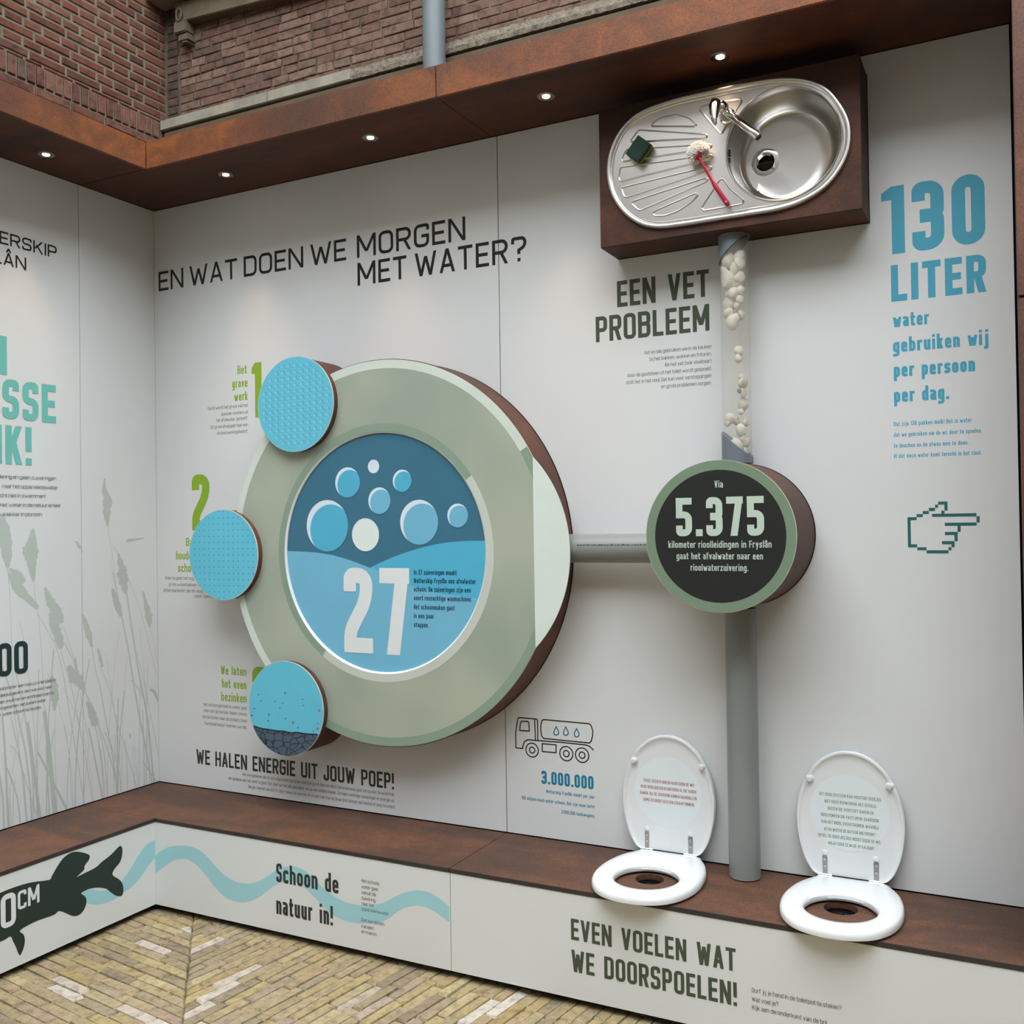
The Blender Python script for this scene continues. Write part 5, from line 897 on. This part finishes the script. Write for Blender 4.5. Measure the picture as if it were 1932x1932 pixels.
for k, rb in enumerate(RIBS):
    b = MB(); P_ = []; n = len(rb)
    for i in range(n):
        p0, p1, p2 = Vector(rb[i-1]), Vector(rb[i]), Vector(rb[(i+1) % n]); q = min(.006, (p0-p1).length*.4, (p2-p1).length*.4)
        P_ += [tuple(p1+(p0-p1).normalized()*q), tuple(p1+((p0-p1).normalized()+(p2-p1).normalized())*q*.28), tuple(p1+(p2-p1).normalized()*q)]
    area = sum(P_[i][0]*P_[(i+1) % len(P_)][1]-P_[(i+1) % len(P_)][0]*P_[i][1] for i in range(len(P_)))
    if area > 0: P_ = P_[::-1]
    rr = [[(u, -d, v) for u, v in inset(P_, q)] for q, d in [(-.0022, .1740), (-.0008, .1722+.0040), (.0006, .1778), (.0022, .1772), (.0042, .1758)]]
    b.rings(rr, False, False); b.flat([(p[0], p[2]) for p in rr[-1]], mpY(0), .1758)
    mk('drainer_rib', b, 'steel', snk, smooth=True, merge=False)
# tap
tp = thing('tap', (2.772, -.174, 3.505), 'chrome mixer tap with lever and spout on the upright sink', 'tap')
b = MB(); b.lathe((2.775, 0, 3.500), 'y', [(.026, -.1761), (.026, -.180), (.022, -.184), (.0205, -.225), (.022, -.245), (.019, -.262), (.010, -.270), (.0, -.272)], 40); mk('body', b, 'chrome', tp, smooth=True)
b = MB(); b.tube([(2.766, -.262, 3.520), (2.763, -.268, 3.512), (2.760, -.274, 3.497), (2.760, -.280, 3.476), (2.762, -.287, 3.452), (2.764, -.291, 3.437), (2.765, -.292, 3.431)], [.008, .0185, .0195, .0155, .010, .0075, .003], 24); mk('lever', b, 'chrome', tp, smooth=True)
b = MB(); b.tube([(2.780, -.212, 3.496), (2.800, -.226, 3.478), (2.825, -.243, 3.452), (2.850, -.256, 3.424), (2.870, -.264, 3.402), (2.888, -.268, 3.384), (2.893, -.266, 3.378)], [.0125, .0125, .012, .0125, .013, .0135, .0125], 24); sp_ = mk('spout', b, 'chrome', tp, smooth=True)
b = MB(); b.tube([(2.8925, -.266, 3.3785), (2.897, -.2655, 3.3735)], [.010, .0095], 20); mk('aerator', b, 'dark_steel', sp_, smooth=True)
# sponge: scourer on foam, turned
spg = thing('sponge', (2.468, -.178, 3.40), 'green and yellow scouring sponge stuck on the drainer', 'sponge')
def quad_prism(c, w_, h_, a, y0, y1):
    ca_, sa_ = math.cos(a), math.sin(a); P_ = [(c[0]+x*ca_-z*sa_, c[1]+x*sa_+z*ca_) for x, z in [(-w_/2, -h_/2), (w_/2, -h_/2), (w_/2, h_/2), (-w_/2, h_/2)]]
    b = MB(); b.prism(P_, mpY(0), y0, y1); return b
mk('foam', quad_prism((2.478, 3.438), .060, .072, math.radians(-41), .1785, .197), 'sponge_yellow', spg, bevel=.003, smooth=True)
mk('scourer', quad_prism((2.478, 3.438), .060, .072, math.radians(-41), .1972, .209), 'scourer', spg, bevel=.002, smooth=True)
# washing-up brush
br = thing('dish_brush', (2.70, -.178, 3.21), 'red-handled dish brush with round white bristle head', 'brush')
b = MB(); rgb = random.Random(9); hc = Vector((2.683, -.203, 3.388)); ax_ = Vector((-.35, -.45, .65)).normalized()
for k in range(1500):
    d_ = Vector((rgb.gauss(0, 1), rgb.gauss(0, 1), rgb.gauss(0, 1))).normalized()
    if d_.dot(Vector((.5, -.2, -.75))) > .55: continue
    p = hc+d_*.006; q = hc+Vector((d_.x, d_.y*.65, d_.z))*rgb.uniform(.033, .041); s_ = d_.orthogonal().normalized()*.0015; s2 = d_.cross(s_).normalized()*.0013
    if q.y > -.179: q.y = -.179
    b.add([p-s_*.6, p+s_*.6, p+s2*.6, q-s_, q+s_, q+s2], [(0, 1, 4, 3), (1, 2, 5, 4), (2, 0, 3, 5), (3, 4, 5)])
mk('bristles', b, 'bristle', br, kind='stuff')
b = MB(); b.tube([(2.687, -.214, 3.372), (2.700, -.216, 3.346), (2.714, -.209, 3.316), (2.728, -.200, 3.287), (2.734, -.197, 3.276), (2.755, -.191, 3.240), (2.772, -.1865, 3.212), (2.776, -.186, 3.205)], [.0055, .0042, .0042, .0046, .0075, .0078, .0082, .0055], 14)
hnd = mk('handle', b, 'brush_red', br, smooth=True)
b = MB(); b.tube([(2.684, -.219, 3.378), (2.690, -.208, 3.366)], [.011, .010], 20)
for k in range(14):
    t = 2*math.pi*k/14; p = Vector((2.685, -.216, 3.374)); q = p+Vector((.017*math.cos(t), -.002, .017*math.sin(t))); b.tube([p, q], [.0022, .0008], 5)
mk('bristle_collar', b, 'brush_red', br, smooth=True)
b = MB(); b.tube([(2.7705, -.196, 3.2155), (2.7705, -.1945, 3.2155)], .0034, 14); mk('hanging_hole', b, 'steel', hnd, smooth=True)
# ================================================================== TOILET SEATS
def toilet(x0, label, txt, txt_ink, txt_lines, txt_label):
    t = thing('toilet_seat', (x0, -.26, 1.001), label, 'toilet seat', 'white toilet seats on the bench')
    # lid: standing against the wall, inner side shown
    half = [(0, 1.434), (.028, 1.4315), (.056, 1.422), (.088, 1.402), (.117, 1.371), (.140, 1.330), (.156, 1.290), (.165, 1.245), (.167, 1.205), (.163, 1.155), (.152, 1.105), (.137, 1.068), (.120, 1.043), (.104, 1.0325)]
    P_ = [(x0-a, z) for a, z in half[::-1]]+[(x0+a, z) for a, z in half[1:]]
    P_ = smooth_pts(P_, 4)
    n = len(P_)
    def ins(q): # keep the straight hinge side
        return [(x0+(u-x0)*(1-abs(q)/.167), 1.0325+(v-1.0325)*(1-abs(q)/.4)) for u, v in P_]
    area = sum(P_[i][0]*P_[(i+1) % n][1]-P_[(i+1) % n][0]*P_[i][1] for i in range(n)); sg_ = 1 if area < 0 else -1
    b = MB(); Y = lambda d, v: -(d+.010*(1.434-v)/.4)
    prof = [(.006, .012), (.0, .020), (.0, .033), (.003, .0385), (.008, .0385), (.012, .0350), (.017, .0320), (.03, .031), (.05, .031)]
    rr = [[(u, Y(d, v), v) for u, v in ins(q*sg_)] for q, d in prof]
    b.rings(rr, True, True); lid = mk('lid', b, 'toilet_white', t, smooth=True)
    for sx, zz in ((-.123, 1.336), (.123, 1.336)):
        b = MB(); b.lathe((x0+sx, 0, zz), 'y', [(.0145, -.033), (.013, -.039), (.0105, -.043), (.009, -.0445)], 24); mk('buffer_boss', b, 'toilet_white', lid, smooth=True)
        b = MB(); b.lathe((x0+sx, 0, zz), 'y', [(.0092, -.0445), (.0092, -.047), (.007, -.0505), (.0, -.0515)], 20); mk('buffer', b, 'buffer', lid, smooth=True)
    b = MB(); b.flat(circle((x0-.002, 1.2365), .1215, 72), lambda u, v, d: (u, Y(d, v), v), .0316); stk = mk('round_sticker', b, 'sticker', t, recalc=False)
    mb = MB()
    for s, u0, u1, z, cap in [l[:5] for l in txt_lines]: letter_line(mb, s, u0, u1, z, cap, 'fine', lambda u, v, d: (u, Y(d, v), v), .0320)
    mk('sticker_lettering', mb, 'ink_'+txt_ink, stk, recalc=False, label=txt_label)
    # seat ring
    so = [(-.104, -.040), (-.118, -.062), (-.143, -.108), (-.162, -.165), (-.172, -.225), (-.174, -.285), (-.166, -.345), (-.146, -.400), (-.112, -.446), (-.062, -.476), (0, -.486)]
    O_ = [(x0+.006+a, y) for a, y in so]+[(x0+.006-a, y) for a, y in so[:-1][::-1]]+[(x0+.006+a, -.0365) for a in (.07, .035, 0, -.035, -.07)]
    O_ = smooth_pts(O_, 4); n = len(O_)
    hc_ = (x0+.008, -.296)
    def hole_pt(k, f=1.0, n=n):
        # matched point on the oval opening
        o = O_[k]; a = math.atan2(o[1]-hc_[1], o[0]-hc_[0]); rx, ry = .103*f, .108*f
        return (hc_[0]+rx*math.cos(a), hc_[1]+ry*math.sin(a))
    rr = []
    for w_, z_ in [(0, 1.008), (-.01, 1.017), (.02, 1.027), (.12, 1.0335), (.35, 1.0350), (.65, 1.0345), (.88, 1.031), (.98, 1.024), (1.0, 1.015), (.98, 1.008), (0, 1.008)]:
        rr.append([(O_[k][0]+(hole_pt(k)[0]-O_[k][0])*w_, O_[k][1]+(hole_pt(k)[1]-O_[k][1])*w_, z_) for k in range(n)])
    b = MB(); b.rings(rr, False, False); mk('seat_ring', b, 'toilet_white', t, smooth=True)
    for sx, sy in ((-.11, -.40), (.11, -.40), (-.12, -.2), (.12, -.2)):
        b = MB(); b.lathe((x0+.006+sx, sy, 0), 'z', [(.008, 1.0005), (.008, 1.0085)], 12, True, True); mk('seat_buffer', b, 'buffer', t)
    for sx in (-.0785, .0785):
        hx_ = x0+sx
        b = MB(); b.prism([(hx_-.0075, 1.034), (hx_+.0075, 1.034), (hx_+.0075, 1.090), (hx_+.005, 1.0945), (hx_-.005, 1.0945), (hx_-.0075, 1.090)], lambda u, v, d: (u, -d, v), .0412, .0432)
        hg = mk('hinge', b, 'hinge_metal', t, bevel=.0005)
        for zz in (1.061, 1.083):
            b = MB(); b.lathe((hx_, 0, zz), 'y', [(.0048, -.0432), (.0045, -.0450), (.0, -.0456)], 16); mk('screw', b, 'screw_metal', hg, smooth=True)
        b = MB(); b.tube([(hx_-.022, -.044, 1.031), (hx_+.022, -.044, 1.031)], .0055, 14); mk('hinge_barrel', b, 'chrome', hg, smooth=True)
        b = MB(); b.tube([(hx_, -.044, 1.001), (hx_, -.044, 1.028)], .006, 12); mk('hinge_post', b, 'hinge_metal', hg, smooth=True)
        b = MB(); b.lathe((hx_, 0, 1.101), 'y', [(.0115, -.036), (.010, -.0405), (.005, -.0428), (.0, -.043)], 20); mk('hinge_boss', b, 'toilet_white', lid, smooth=True)
    return t
TX = {n: (ink, l) for n, lab, pl, ink, sty, l in TEXT if pl == 'T'}
toilet(2.489, 'open white toilet seat left of the pipe, lid lettered in red', 'a', TX['lettering1'][0], TX['lettering1'][1], 'red-brown capitals on the round sticker')
toilet(3.094, 'open white toilet seat right of the pipe, lid lettered in green', 'b', TX['lettering2'][0], TX['lettering2'][1], 'green capitals on the round sticker')
